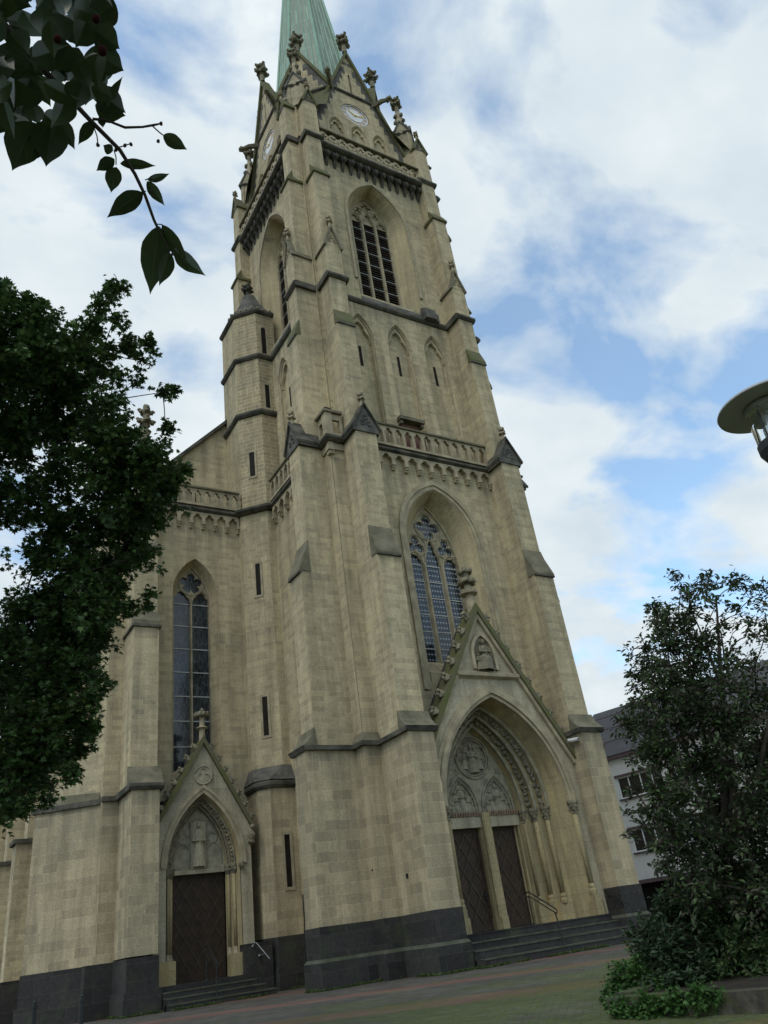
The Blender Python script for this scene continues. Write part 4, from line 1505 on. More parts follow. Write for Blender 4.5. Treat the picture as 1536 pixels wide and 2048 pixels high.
# steps
f = MB()
f.box(-3.06, 3.06, -1.28, 0.9, -0.1, 0.85)
f.box(-3.055, 3.055, -1.3, -1.0, 0.82, 0.858)
stp = f.build('steps', BASALT)
for i, (y, z, xe) in enumerate(((-1.6, 0.64, 3.06), (-1.95, 0.43, 3.06), (-2.35, 0.21, 3.9))):
    f = MB()
    f.box(-3.06, xe if y < -1.92 else 3.06, y, y + 0.45, -0.1 - 0.01 * i, z)
    f.build('step', BASALT, stp)
    f = MB(); f.box(-3.055, (xe if y < -1.92 else 3.06) - 0.005, y - 0.02, y + 0.3, z - 0.03, z + 0.008); f.build('nosing', STEPM, stp)  # lighter strip paints the highlight on each step edge

# ------------------------------------------------------------------ stair turret in the angle
OC = Vector((-4.4, 7.37))


def octo(e, y1=8.6):
    xl, yf = -5.87 - e, 5.9 - e
    k = 0.86 + e * 0.41
    return [(xl, y1), (xl, yf + k), (xl + k, yf), (-4.0, yf), (-4.0, y1)]


f = MB(); f.prism(octo(0.14), 'z', 0.0, 18.7); tu = f.build('turret', STONE)
f = MB(); f.prism(octo(0.0), 'z', 18.7, 31.0); f.build('turret_shaft', BRICKY, tu)
for z, e in ((24.2, 0.0), (27.75, 0.0), (30.85, 0.0)):
    o = octo(e); bal_string(I4, o[:4][::1], z, 0.16)
bal_string(I4, [(-10.9, 7.0), (-6.02, 7.0)] + octo(0.14)[1:3] + [(-4.75, 5.76)], 18.66, 0.3)
f = MB()
o = octo(0.1, 7.4)[:4]
for i in range(3):
    p, q = Vector(o[i]), Vector(o[i + 1])
    n = max(2, int((q - p).length / 0.3))
    for k in range(n):
        m = p.lerp(q, (k + 0.5) / n)
        f.box(m.x - 0.05, m.x + 0.05, m.y - 0.05, m.y + 0.05, 31.14, 31.25)
f.build('turret_battlement', TRIM, tu, split=True)
f = MB()
vs, fs = [], []
prof = [(-0.12, 31.14), (-0.4, 31.6), (-0.66, 32.1), (-0.9, 32.8)]
for e, z in prof:
    s = 1 + e / 1.2 if e < 0 else 1
    cx, cy = -5.0, 6.75
    o = octo(0.12)
    vs += [(cx + (x - cx) * s, cy + (min(y, 7.7) - cy) * s, z) for x, y in o]
for i in range(3):
    for k in range(5):
        fs.append((i * 5 + k, i * 5 + (k + 1) % 5, (i + 1) * 5 + (k + 1) % 5, (i + 1) * 5 + k))
fs.append((15, 16, 17, 18, 19))
f.add(vs, fs)
f.build('turret_roof', SOOT, tu)
f = MB(); finial(f, (-5.0, 6.75, 32.8), 0.9, 0.3); f.build('finial', DARK, tu)
f = MB()
f.prism([(-6.1, 8.0), (-6.1, 6.0), (-5.75, 5.6), (-4.7, 5.6), (-4.7, 8.0)], 'z', 0.0, ZS1); tb = f.build('turret_base', STONEL, tu)
f = MB(); f.prism([(-6.19, 8.0), (-6.19, 5.95), (-5.8, 5.51), (-4.7, 5.51), (-4.7, 8.0)], 'z', -0.3, ZP0); f.prism([(-6.13, 8.0), (-6.13, 5.98), (-5.77, 5.57), (-4.7, 5.57), (-4.7, 8.0)], 'z', ZP0 - 0.1, ZP); f.build('plinth', BASALT, tu)
bal_string(I4, [(-6.1, 7.2), (-6.1, 6.0), (-5.75, 5.6), (-4.7, 5.6)], ZS1 - 0.15, 0.14)
f = MB()
q = [(-6.24, 7.6), (-6.24, 5.95), (-5.8, 5.46), (-4.72, 5.46)]
q2 = octo(0.13)[:4]; q2 = [(-6.0, 7.6)] + q2[1:3] + [(-4.72, 5.77)]
f.add([(x, y, ZS1 + 0.14) for x, y in q] + [(x, y, ZS1 + 0.75) for x, y in q2], [(0, 1, 5, 4), (1, 2, 6, 5), (2, 3, 7, 6)])
f.prism([(-5.75, 5.5), (-5.1, 5.5), (-5.42, 5.9)], 'z', ZS1 + 0.14, ZS1 + 0.16)
f.build('weathering', SOOT, tu)
# turret windows on the diagonal and front faces
oc = octo(0.14)
mid = (Vector(oc[1]) + Vector(oc[2])) / 2
DT = Matrix.Translation((mid.x, mid.y, 0)) @ Matrix.Rotation(-PI / 4, 4, 'Z')
oc = octo(0.0); mid = (Vector(oc[1]) + Vector(oc[2])) / 2
DT2 = Matrix.Translation((mid.x, mid.y, 0)) @ Matrix.Rotation(-PI / 4, 4, 'Z')
slit(DT, 0.05, 0.0, 0.22, 14.6, 16.1); slit(DT, 0.05, 0.0, 0.22, 8.6, 10.15); slit(DT2, 0.0, 0.0, 0.26, 20.75, 22.1)
slit(I4, -4.62, 5.9, 0.26, 28.15, 29.95, head=True); slit(I4, -4.62, 5.9, 0.24, 24.65, 26.1)
slit(I4, -5.2, 5.6, 0.22, 3.1, 4.85)
f = MB(); f.tube([(-4.86, 5.3, 2.8), (-4.84, 5.35, 2.0), (-4.85, 5.4, 1.5)], 0.025, 5); f.tube([(-4.9, 5.38, 1.5), (-4.92, 5.36, 0.7), (-4.9, 5.36, 0.0)], 0.035, 6); f.build('lightning_conductor', IRON, split=True)
f = MB(); f.box(-A + D_ + -0.012, -A + D_ + 0.01, -0.72, -0.6, 2.55, 2.68); f.blob((-A + 0.0, 0.35, 2.95), 0.035); f.build('vent_hole', VOID, split=True)

# ------------------------------------------------------------------ aisle front
YA = 7.0
AX = -8.05
AW_O, AW_I = arch(AX, 0.97, 7.3, 14.75, 16.42, 12), arch(AX, 0.80, 7.6, 14.62, 16.28, 12)
f = MB()
f.plate([(-11.44, 0), (-11.44, 18.7), (-5.9, 18.7), (-5.9, 0)], [AW_O, arch(-8.25, 1.3, 0.02, 4.1, 6.5, 10)], YA, YA + 0.02)
f.build('wall', STONE)
f = MB(); f.bridge(AW_O, YA, AW_I, YA + 0.55); f.prism([(YA - 0.03, 7.3), (YA + 0.6, 7.62), (YA + 0.6, 7.2), (YA - 0.03, 7.2)], 'x', AX - 1, AX + 1); f.build('window_reveal', STONE)
gothic_window(I4, AX, YA + 0.6, 0.79, 7.6, 14.6, 16.25, 2, 0.13, [(AX, 15.5, 0.5, 5, PI / 2)], GLASS_B, 1.0, CH, (15.12, 15.12), False)
corbel_frieze(I4, -9.9, -6.05, 7, YA, 18.66)
balustrade(I4, -9.9, -6.0, 9, YA - 0.14, 18.97, ZR - 0.15)
f = MB(); f.box(-11.4, -5.9, YA + 0.02, 8.6, 18.4, 18.7); f.build('aisle_gutter', SLATE)
# aisle buttress
f = MB()
a, b = -10.9, -9.96
f.box(a + 0.001, b - 0.001, 5.55, YA + 0.01, 6.3, 12.7)
f.box(a + 0.002, b - 0.002, 5.85, YA + 0.01, 12.5, 16.0)
f.box(a + 0.003, b - 0.003, 6.2, YA + 0.01, 15.8, 18.7)
ab = f.build('buttress', STONE)
f = MB(); f.box(a, b, 5.2, YA + 0.01, ZP - 0.02, 6.55); f.build('buttress_foot', STONEL, ab)
f = MB()
f.prism([(5.55, 6.7), (5.53, 7.35), (5.2, 6.85), (5.06, 6.7)], 'x', a - 0.1, b + 0.1)
f.prism([(5.85, 12.62), (5.85, 13.3), (5.48, 12.78), (5.48, 12.62)], 'x', a - 0.04, b + 0.04); f.prism([(6.2, 15.95), (6.2, 16.6), (5.78, 16.0), (5.78, 15.95)], 'x', a - 0.04, b + 0.04)
f.build('weathering', SLOPE, ab, split=True)
f = MB()
f.prism([(YA, 6.5), (5.12, 6.5), (5.03, 6.6), (5.03, 6.7), (YA, 6.7)], 'x', a - 0.13, b + 0.13)
f.prism([(YA, 12.52), (5.46, 12.52), (5.46, 12.618), (YA, 12.618)], 'x', a - 0.08, b + 0.08)
f.build('string_course', DARK, ab, split=True)
f = MB(); f.box(a - 0.1, b + 0.1, 5.1, YA + 0.3, -0.3, 0.62); f.box(a - 0.03, b + 0.03, 5.17, YA + 0.3, 0.6, ZP - 0.06); f.build('plinth', BASALT, ab)
# pinnacle on the aisle corner
f = MB(); f.box(-10.75, -10.15, 6.25, 6.95, 18.7, 20.6); pn = f.build('pinnacle', TRIM)
f = MB(); f.lathe([(0.42, 20.6), (0.2, 22.2), (0.3, 22.25), (0.17, 22.35), (0.16, 22.8)], (-10.45, 6.55, 0), 8, PI / 8); f.build('spirelet', TRIM, pn)
f = MB(); finial(f, (-10.5, 6.2, 21.6), 1.9, 0.36); f.build('finial', FOLI, pn)
# diagonal corner mass, then the flank with its buttresses
p0, p1 = Vector((-11.46, 7.45)), Vector((-13.36, 8.9))
dr_ = (p1 - p0).normalized(); nr = Vector((-dr_.y, dr_.x)) * -1
if nr.y < 0: nr = -nr


def diag_prism(mb, e, z0, z1, cut=0.0):
    q0, q1 = p0 - dr_ * 0.3, p1 + dr_ * e - dr_ * cut
    r0, r1 = q0 - nr * e, q1 - nr * e
    mb.prism([tuple(r0), tuple(r1), tuple(q1 + nr * (1.0 + e)), tuple(q0 + nr * 1.0)], 'z', z0, z1)


f = MB(); diag_prism(f, -0.001, 6.4, 13.5, 0.35); f.box(-11.44, -10.9, YA - 0.004, 8.5, 6.4, 18.5); db = f.build('buttress', STONE)
f = MB(); diag_prism(f, 0.0, ZP - 0.2, 6.5); f.box(-11.44, -10.9, YA - 0.004, 8.5, 0, 6.4); f.build('buttress_foot', STONEL, db)
f = MB(); diag_prism(f, 0.1, 6.48, 6.66); f.box(-11.5, -10.9, YA - 0.13, YA + 0.1, 6.49, 6.65); f.build('string_course', DARK, db)
f = MB()
r0, r1 = p0 - nr * 0.1, p1 + dr_ * 0.1 - nr * 0.1
s0, s1 = p0 + nr * 0.02, p1 - dr_ * 0.35 + nr * 0.02
f.add([(r0.x, r0.y, 6.66), (r1.x, r1.y, 6.66), (s1.x, s1.y, 7.05), (s0.x, s0.y, 6.95), (r1.x + nr.x, r1.y + nr.y, 6.66), (s1.x + nr.x, s1.y + nr.y, 7.05)], [(0, 1, 2, 3), (1, 4, 5, 2)])
f.build('weathering', SLOPE, db)
f = MB(); diag_prism(f, 0.1, -0.3, 0.6); diag_prism(f, 0.03, 0.58, ZP - 0.07); f.box(-11.8, -10.9, YA - 0.1, YA + 0.5, -0.3, 0.602); f.box(-11.78, -10.9, YA - 0.04, YA + 0.5, 0.6, ZP - 0.068); f.build('plinth', BASALT, db, split=True)
f = MB(); f.box(-11.5, -11.3, 7.6, 44, 0, 18.6); f.build('wall', STONE)
for y in (14.6, 21.0, 27.5, 34.0):
    f = MB(); f.box(-13.2, -11.45, y, y + 0.95, 0, 6.4); f.box(-12.8, -11.45, y + 0.001, y + 0.949, 6.3, 14.5); fb = f.build('buttress', STONE)
    f = MB(); f.box(-13.33, -11.45, y - 0.12, y + 1.07, 6.38, 6.55); f.build('string_course', DARK, fb)
    f = MB(); f.box(-13.3, -11.4, y - 0.1, y + 1.05, -0.3, ZP - 0.1); f.build('plinth', BASALT, fb)

# nave body behind (west wall above the aisle roof, with its sloping coping)
f = MB()
nic = arch(-7.9, 0.42, 19.2, 20.6, 21.3, 8)
f.plate([(-10.9, 18.4), (-10.9, 19.62), (-4.2, 26.95), (-4.2, 18.4)], [nic], 8.5, 8.9); nw = f.build('wall', STONE)
f = MB(); f.bridge(nic, 8.5, nic, 8.75, True); f.plate(nic, [], 8.75, 8.78); f.build('niche', STONE, nw)
f = MB(); f.prism([(-11.1, 19.4), (-11.1, 19.62), (-4.2, 27.17), (-4.2, 26.95)], 'y', 8.3, 9.1); f.build('coping', DARK, nw)
f = MB(); f.box(-5.72, -5.5, 8.38, 8.5, 18.6, 25.3); f.build('pilaster', TRIM, nw)
f = MB(); f.add([(-11.3, 8.9, 19.3), (-4.2, 8.9, 26.8), (0, 9.3, 29.5), (-11.3, 44, 19.3), (-4.2, 44, 26.8), (0, 44, 29.5), (6, 9.5, 26.8), (6, 44, 26.8)], [(0, 1, 4, 3), (1, 2, 5, 4), (2, 6, 7, 5)]); f.build('nave_roof', SLATE)
f = MB(); f.box(-11.3, 6.0, 9.0, 44, 0.0, 19.0); f.prism([(-10.9, 18.9), (-4.2, 26.6), (0, 29.3), (5.9, 26.6), (5.9, 18.9)], 'y', 9.4, 43.9); f.build('nave', STONE)

# aisle portal
YB, BX = 5.9, -8.2
BA, BS, BAP = 1.32, 4.05, 6.5
f = MB()
f.plate([(BX - 1.72, 0), (BX - 1.72, 5.3), (BX, 8.25), (BX + 1.72, 5.3), (BX + 1.72, 0)] + arch(BX, BA, 0, BS, BAP, 14)[::-1], [], YB, YB + 0.4)
po2 = f.build('portal', PALE)
f = MB()
for r0, r1, y in ((0.2, 0.1, YB - 0.06), (0.1, -0.03, YB - 0.02)):
    f.band(arch(BX, BA + r0, BS, BS, BAP + r0 * 1.25, 14), arch(BX, BA + r1, BS, BS, BAP + r1 * 1.25, 14), y, YB + 0.05)
f.build('archivolt', TRIM, po2)
jb = lambda a_, ap: arch(BX, a_, 0.62, BS, ap, 14)
f = MB()
f.bridge(jb(BA - 0.03, BAP - 0.03), YB + 0.02, jb(1.24, 6.42), YB + 0.25)
f.bridge(jb(1.24, 6.42), YB + 0.25, jb(1.1, 6.28), YB + 0.42)
f.bridge(jb(1.1, 6.28), YB + 0.42, jb(0.98, 6.1), YB + 0.7)
f.build('jamb', YELL, po2)
f = MB()
for a_, ap, y in ((1.22, 6.4, YB + 0.25), (1.1, 6.26, YB + 0.42), (1.03, 6.15, YB + 0.55)):
    f.tube([(x, y, z) for x, z in arch(BX, a_ - 0.02, BS, BS, ap - 0.03, 14)], 0.045, 6, False)
p = arch(BX, 1.15, BS, BS, 6.32, 50)
for i in range(38):
    x, z = p[int(i * (len(p) - 1) / 37)]
    f.blob((x, YB + 0.33, z), 0.06, 0.06, 0.06, 1, 0.35, rnd)
f.build('carved_foliage', FOLI, po2)
for s in (-1, 1):
    for x, y in ((1.16, YB + 0.3), (1.02, YB + 0.5)):
        f = MB(); f.lathe([(0.06, 1.5), (0.06, BS - 0.25)], (BX + s * x, y, 0), 8); col = f.build('column', YELL, po2, True)
        f = MB(); f.lathe([(0.06, BS - 0.3), (0.09, BS - 0.2), (0.13, BS - 0.05), (0.14, BS - 0.04), (0.14, BS + 0.03)], (BX + s * x, y, 0), 8)
        for k in range(6):
            f.blob((BX + s * x + cos(k) * 0.1, y + sin(k) * 0.1, BS - 0.14), 0.04, 0.04, 0.05, 1, 0.3, rnd)
        f.build('capital', FOLI, col)
        f = MB(); f.lathe([(0.11, 1.2), (0.11, 1.3), (0.07, 1.42), (0.06, 1.5)], (BX + s * x, y, 0), 8); f.build('base', TRIM, col)
f = MB()
for i in range(7):
    t = (i + 0.5) / 7.3
    for s in (-1, 1):
        crocket(f, (BX + s * (1.78 * (1 - t) + 0.1), YB, 5.2 + 3.05 * t + 0.16), 0.22, (s * 0.6, 0))
f.build('crocket', FOLI, po2, split=True)
f = MB()
for s in (-1, 1):
    n = Vector((s * 2.95, 1.72)).normalized() * 0.13
    f.prism([(BX + s * 1.78, 5.16), (BX + s * 1.78 + n.x, 5.16 + n.y), (BX, 8.5), (BX, 8.23)], 'y', YB - 0.14, YB + 0.45)
f.build('coping', MOSSY, po2)
f = MB(); f.lathe([(0.13, 8.2), (0.11, 8.75), (0.24, 8.8), (0.1, 8.88), (0.1, 9.3)], (BX, YB + 0.05, 0), 8)
f.build('finial_shaft', TRIM, po2)
f = MB()
for k in range(8):
    f.blob((BX + cos(k * PI / 4) * 0.2, YB + 0.05 + sin(k * PI / 4) * 0.2, 9.3), 0.12, 0.12, 0.11, 1, 0.3, rnd)
f.blob((BX, YB + 0.05, 9.45), 0.1, 0.1, 0.12, 1, 0.2, rnd)
f.build('finial', FOLI, po2)
f = MB(); f.tube([(x, YB - 0.03, z) for x, z in circ(BX, 7.08, 0.32, 22)] + [(BX + 0.32, YB - 0.03, 7.08)], 0.035, 6, False)
f.plate(circ(BX, 7.08, 0.3, 22), [foil(BX, 7.08, 0.24, 3, PI / 2, 6)], YB - 0.035, YB - 0.002)
f.build('roundel', CARVE, po2)
f = MB(); f.plate(arch(BX, 1.02, BS - 0.1, BS, 6.14, 12), [], YB + 0.7, YB + 0.74)
for s in (-1, 1):
    f.tube([(x, YB + 0.69, z) for x, z in arch(BX + s * 0.56, 0.3, 4.2, 4.45, 4.9, 6)], 0.03, 5, False)
    f.tube([(x, YB + 0.69, z) for x, z in circ(BX + s * 0.54, 5.05, 0.17, 14)] + [(BX + s * 0.54 + 0.17, YB + 0.69, 5.05)], 0.03, 5, False)
ty2 = f.build('tympanum', CARVE, po2)
f = MB(); f.box(BX - 0.27, BX + 0.27, YB + 0.62, YB + 0.7, 4.02, 5.62); f.build('panel', PALE, ty2)
f = MB(); f.tube([(BX - 0.28, YB + 0.62, 4.02), (BX - 0.28, YB + 0.62, 5.63), (BX + 0.28, YB + 0.62, 5.63), (BX + 0.28, YB + 0.62, 4.02), (BX - 0.28, YB + 0.62, 4.02)], 0.03, 6); f.build('frame', CARVE, ty2)
f = MB(); carved_figure(f, BX, YB + 0.58, 4.1, 1.5, slim=0.72); f.build('statue', PALE, ty2, False, 'pale robed saint carved in relief above the side door')
f = MB(); f.box(BX - 1.0, BX + 1.0, YB + 0.6, YB + 0.95, 3.88, 4.02); f.build('lintel', PALE, po2)
lattice_door(BX - 0.98, BX + 0.98, YB + 0.86, 0.64, 3.89, po2, 0.36)
f = MB(); f.box(BX - 1.25, BX + 1.25, YB + 0.95, YB + 1.4, 0, 6.4); f.build('portal_backing', VOID, po2)
f = MB(); f.add([(BX - 1.7, YB + 0.4, 5.2), (BX, YB + 0.4, 8.2), (BX + 1.7, YB + 0.4, 5.2), (BX - 1.7, YA + 0.02, 5.2), (BX, YA + 0.02, 8.2), (BX + 1.7, YA + 0.02, 5.2)], [(0, 1, 4, 3), (1, 2, 5, 4)]); f.build('portal_roof', SLATE, po2)
f = MB()
f.blob((BX + 1.72, YB - 0.12, 4.95), 0.12, 0.14, 0.24, 2, 0.2, rnd); f.blob((BX + 1.75, YB - 0.2, 5.2), 0.1, 0.12, 0.1, 2, 0.1, rnd); f.blob((BX + 1.7, YB - 0.1, 4.72), 0.16, 0.16, 0.09, 1, 0.2, rnd)
f.blob((BX + 1.3, YB - 0.08, 4.02), 0.1, 0.12, 0.13, 2, 0.25, rnd)
f.build('carved_bracket', FOLI, po2, split=True)
f = MB(); f.box(BX + 0.9, BX + 1.72, YB - 0.05, YB + 0.3, 0.0, 1.3); f.box(BX - 1.72, BX - 1.0, YB - 0.05, YB + 0.3, 0, 1.3); f.build('pedestal', YELL, po2, split=True)
f = MB(); f.box(-6.95, -6.0, 5.55, 6.6, -0.1, ZP - 0.08); f.build('plinth', BASALT, po2)
f = MB(); f.box(-9.86, -6.9, 5.4, 6.9, -0.1, 0.64); st2 = f.build('steps', BASALT)
for y, z, xe in ((5.05, 0.48, -6.8), (4.7, 0.32, -6.6), (4.35, 0.16, -6.4)):
    f = MB(); f.box(-9.84, xe, y, y + 0.5, -0.1, z); f.build('step', BASALT, st2)
    f = MB(); f.box(-9.835, xe - 0.005, y - 0.02, y + 0.3, z - 0.03, z + 0.008); f.build('nosing', STEPM, st2)  # same lighter edge strip, highlight put into the colour

# ------------------------------------------------------------------ hand rails and bollards


def rail(name, label, pts_top, posts, mat=IRON, r=0.022, double=False, loc=None):
    t = thing(name, label, 'handrail', loc or posts[0][0])
    f = MB(); f.tube(pts_top, r, 8)
    if double:
        f.tube([(p[0], p[1], p[2] - 0.13) for p in pts_top], r * 0.8, 8)
        for e in (0, -1):
            p = pts_top[e]
            f.tube([(p[0], p[1], p[2]), (p[0], p[1] + (0.06 if e == 0 else -0.06), p[2] - 0.065), (p[0], p[1], p[2] - 0.13)], r, 6)
    f.build('rail', mat, t)
    for a_, b_ in posts:
        f = MB(); f.tube([a_, b_], r, 8); f.lathe([(r * 2.4, 0), (r * 2.2, 0.04), (r, 0.06)], a_, 8)
        m = Vector(a_).lerp(Vector(b_), 0.55); f.blob(tuple(m), r * 1.7)
        f.build('post', mat, t)
    settle(t)
    return t


ROOT[0] = None
rail('handrail', 'wrought iron double handrail on posts in the middle of the main portal steps', [(0.1, -0.75, 1.78), (0.1, -0.95, 1.78), (0.1, -2.05, 1.2)], [((0.1, -0.9, 0.85), (0.1, -0.9, 1.65)), ((0.1, -2.12, 0.21), (0.1, -2.0, 1.1))], double=True)
rail('handrail', 'short thin iron rail fixed to the dark plinth right of the main portal', [(3.07, -1.25, 1.55), (3.02, -1.45, 1.52), (3.02, -2.2, 1.05)], [((3.1, -1.3, 1.4), (3.03, -1.35, 1.54)), ((3.08, -1.85, 1.15), (3.03, -1.87, 1.26))], IRON, 0.016)
rail('handrail', 'iron handrail on two posts before the dark side door', [(-8.33, 5.5, 1.6), (-8.33, 5.3, 1.6), (-8.33, 4.45, 1.1)], [((-8.33, 5.45, 0.64), (-8.33, 5.45, 1.58)), ((-8.33, 4.5, 0.16), (-8.33, 4.5, 1.12))], IRON, 0.02, True)
rail('handrail', 'bright steel wall rail on the plinth right of the side door', [(-6.75, 5.45, 1.52), (-6.62, 5.4, 1.5), (-6.42, 4.8, 0.98)], [((-6.7, 5.55, 1.4), (-6.68, 5.42, 1.5)), ((-6.5, 5.5, 1.1), (-6.5, 5.02, 1.16))], STEEL, 0.018)


def gz(x, y):
    d = math.hypot(x - CAM.x, y - CAM.y)
    t = min(1, max(0, (d - 3) / 12))
    s = t * t * (3 - 2 * t)
    return -0.55 * (1 - s)


for u, v, D, lab in ((165, 1990, 17.0, 'slim black bollard right of its twin before the church plinth'), (70, 2002, 17.3, 'slim black bollard left of its twin before the church plinth')):
    p = at(u, v, D)
    z0 = gz(p.x, p.y)
    f = MB(); h = p.z - z0
    f.lathe([(0.055, -0.1), (0.05, 0.06), (0.036, 0.1), (0.036, h - 0.12), (0.045, h - 0.11), (0.045, h - 0.06), (0.036, h - 0.05), (0.034, h - 0.01), (0.015, h)], (0, 0, 0), 12)
    o = f.build('bollard', IRON, None)
    o.location = (p.x, p.y, z0)
    o['label'] = lab; o['category'] = 'bollard'; o['group'] = 'bollards before the church'

# ------------------------------------------------------------------ ground


def mk_paving():
    M = Mat('mossy_paving', 0.9, 0, 0.25)
    br = M.n('ShaderNodeTexBrick'); br.offset = 0.5
    br.inputs['Scale'].default_value = 1.0
    br.inputs['Brick Width'].default_value = 0.22; br.inputs['Row Height'].default_value = 0.11; br.inputs['Mortar Size'].default_value = 0.007
    br.inputs['Color1'].default_value = (0.115, 0.105, 0.09, 1); br.inputs['Color2'].default_value = (0.065, 0.06, 0.053, 1); br.inputs['Mortar'].default_value = (0.035, 0.038, 0.022, 1)
    m = M.n('ShaderNodeMapping'); m.inputs['Rotation'].default_value = (0, 0, PI / 4)
    M.l(M.tc.outputs['Object'], m.inputs[0]); M.l(m.outputs[0], br.inputs['Vector'])
    sp_ = M.n('ShaderNodeSeparateXYZ'); M.l(m.outputs[0], sp_.inputs[0])
    # rotated frame: y' = (x + y) / sqrt 2 -> reddish bands of pavers laid across the square
    a = M.n('ShaderNodeMath', operation='MULTIPLY_ADD'); a.inputs[1].default_value = 1 / 5.4; a.inputs[2].default_value = 8.06 / 5.4 + 10.5
    M.l(sp_.outputs[1], a.inputs[0])
    fr = M.n('ShaderNodeMath', operation='FRACT'); M.l(a.outputs[0], fr.inputs[0])
    band = M.ramp(fr.outputs[0], [(0.36, 0.0), (0.38, 1.0), (0.62, 1.0), (0.64, 0.0)])
    c = M.mix(M.mix(1.0, band, 0.75, 'MULTIPLY'), br.outputs['Color'], (0.16, 0.085, 0.066))
    c = M.mix(1.0, c, M.ramp(M.noise(0.7, 5, 0.6), [(0.3, 0.7), (0.7, 1.25)]), 'MULTIPLY')
    c = M.mix(1.0, c, M.ramp(M.noise(30, 3, 0.7), [(0.3, 0.75), (0.7, 1.25)]), 'MULTIPLY')
    mo = M.noise(0.55, 6, 0.7)
    geo = M.n('ShaderNodeSeparateXYZ'); M.l(M.tc.outputs['Object'], geo.inputs[0])
    s1 = M.n('ShaderNodeMath', operation='MULTIPLY_ADD'); s1.inputs[1].default_value = -0.030; s1.inputs[2].default_value = -0.215
    M.l(geo.outputs[1], s1.inputs[0])
    s2 = M.n('ShaderNodeMath', operation='ADD'); M.l(mo, s2.inputs[0]); M.l(s1.outputs[0], s2.inputs[1])
    mf = M.ramp(s2.outputs[0], [(0.44, 0.0), (0.62, 0.85)])
    mf = M.mix(1.0, mf, M.ramp(M.noise(14, 4, 0.75), [(0.35, 0.15), (0.6, 1.0)]), 'MULTIPLY')
    c = M.mix(mf, c, M.ramp(M.noise(6, 3), [(0.3, (0.05, 0.075, 0.01)), (0.7, (0.09, 0.115, 0.018))]))
    M.color(c)
    hh = M.mix(0.5, M.ramp(br.outputs['Fac'], [(0, 1.0), (1, 0.0)]), M.noise(25, 4, 0.7))
    M.bump(hh, 0.5, 0.02)
    return M.m


f = MB()
rs = [0.0, 1.5, 3, 4, 5, 6, 7, 8, 9, 10, 11, 12, 13, 14, 15, 17, 20, 26, 40, 80, 200, 700, 1500]
N = 48
vs = [(CAM.x, CAM.y, gz(CAM.x, CAM.y))]
for r in rs[1:]:
    for k in range(N):
        x, y = CAM.x + r * cos(2 * PI * k / N), CAM.y + r * sin(2 * PI * k / N)
        vs.append((x, y, gz(x, y)))
fs = [(0, 1 + k, 1 + (k + 1) % N) for k in range(N)]
for i in range(len(rs) - 2):
    o = 1 + i * N
    fs += [(o + k, o + N + k, o + N + (k + 1) % N, o + (k + 1) % N) for k in range(N)]
f.add(vs, fs)
g = f.build('ground', mk_paving(), None)
g['kind'] = 'structure'

# moss and small weeds along the foot of the walls and steps
rngw = np.random.default_rng(3)
foot = [(-6.75, 1.7), (-6.75, 0.45), (-4.9, 0.42), (-4.3, -0.2), (-4.3, -1.95), (-3.05, -1.98), (-3.05, -2.38), (3.95, -2.4)], [(-9.8, 4.3), (-6.4, 4.3), (-6.2, 5.5), (-4.9, 5.45)], [(-13.4, 8.7), (-11.5, 7.3), (-11.0, 6.9), (-11.05, 5.05), (-9.84, 5.05)]
WP, WD = [], []
for pl_ in foot:
    for (xa, ya), (xb, yb) in zip(pl_[:-1], pl_[1:]):
        n_ = int(math.hypot(xb - xa, yb - ya) * 240)
        for _ in range(n_):
            t_ = rngw.random()
            if noise.noise(Vector((xa + (xb - xa) * t_, ya + (yb - ya) * t_, 0)) * 1.3) < -0.12:
                continue
            WP.append((xa + (xb - xa) * t_ + rngw.normal(0, 0.03) - 0.03, ya + (yb - ya) * t_ - abs(rngw.normal(0, 0.05)), rngw.random() * 0.02)); WD.append((rngw.normal(0, .5), rngw.normal(0, .5), 1.0))
WEEDS = (WP, WD)

# ------------------------------------------------------------------ house on the right
hd = Vector((cos(rad(-75)), sin(rad(-75)), 0))
hn = Vector((-hd.y, hd.x, 0))            # away from the square
HM = Matrix(((hd.x, hn.x, 0, 25.279), (hd.y, hn.y, 0, 18.0), (0, 0, 1, 0), (0, 0, 0, 1)))
house = thing('house', 'white rendered building with dark pitched roof and ribbon windows behind the bushes', 'building', (25.28, 18.0, 0))
HWALL = simple('white_render', (0.62, 0.62, 0.60), (0.54, 0.54, 0.52), 1.2, 0.9)
PLUM = simple('plum_metal_trim', (0.12, 0.08, 0.09), (0.08, 0.055, 0.06), 4, 0.6)
WFR = simple('white_window_frame', (0.75, 0.76, 0.76), (0.65, 0.66, 0.66), 5, 0.5)
f = MB(HM)
L0, L1 = -3.0, 40.0
holes = []
for z0, z1 in ((4.0, 5.42), (7.4, 8.82)):
    s = 0.18
    while s < L1 - 4:
        holes.append([(s, z0), (s, z1), (s + 3.4, z1), (s + 3.4, z0)]); s += 4.3
f.plate([(L0, 2.35), (L0, 10.25), (L1, 10.25), (L1, 2.35)], holes, 0.0, 0.25)
f.box(L0, L1, 0.26, 10, 2.35, 10.2)
f.build('wall', HWALL, house)
f = MB(HM); f.box(L0, L1, 0.6, 9.9, 0, 2.35); f.build('ground_floor', VOID, house)
f = MB(HM); f.box(L0, L1, -0.35, 0.6, 2.12, 2.348); f.box(L0, L1, -0.25, -0.02, 10.05, 10.3); f.build('fascia', PLUM, house)
wp = None
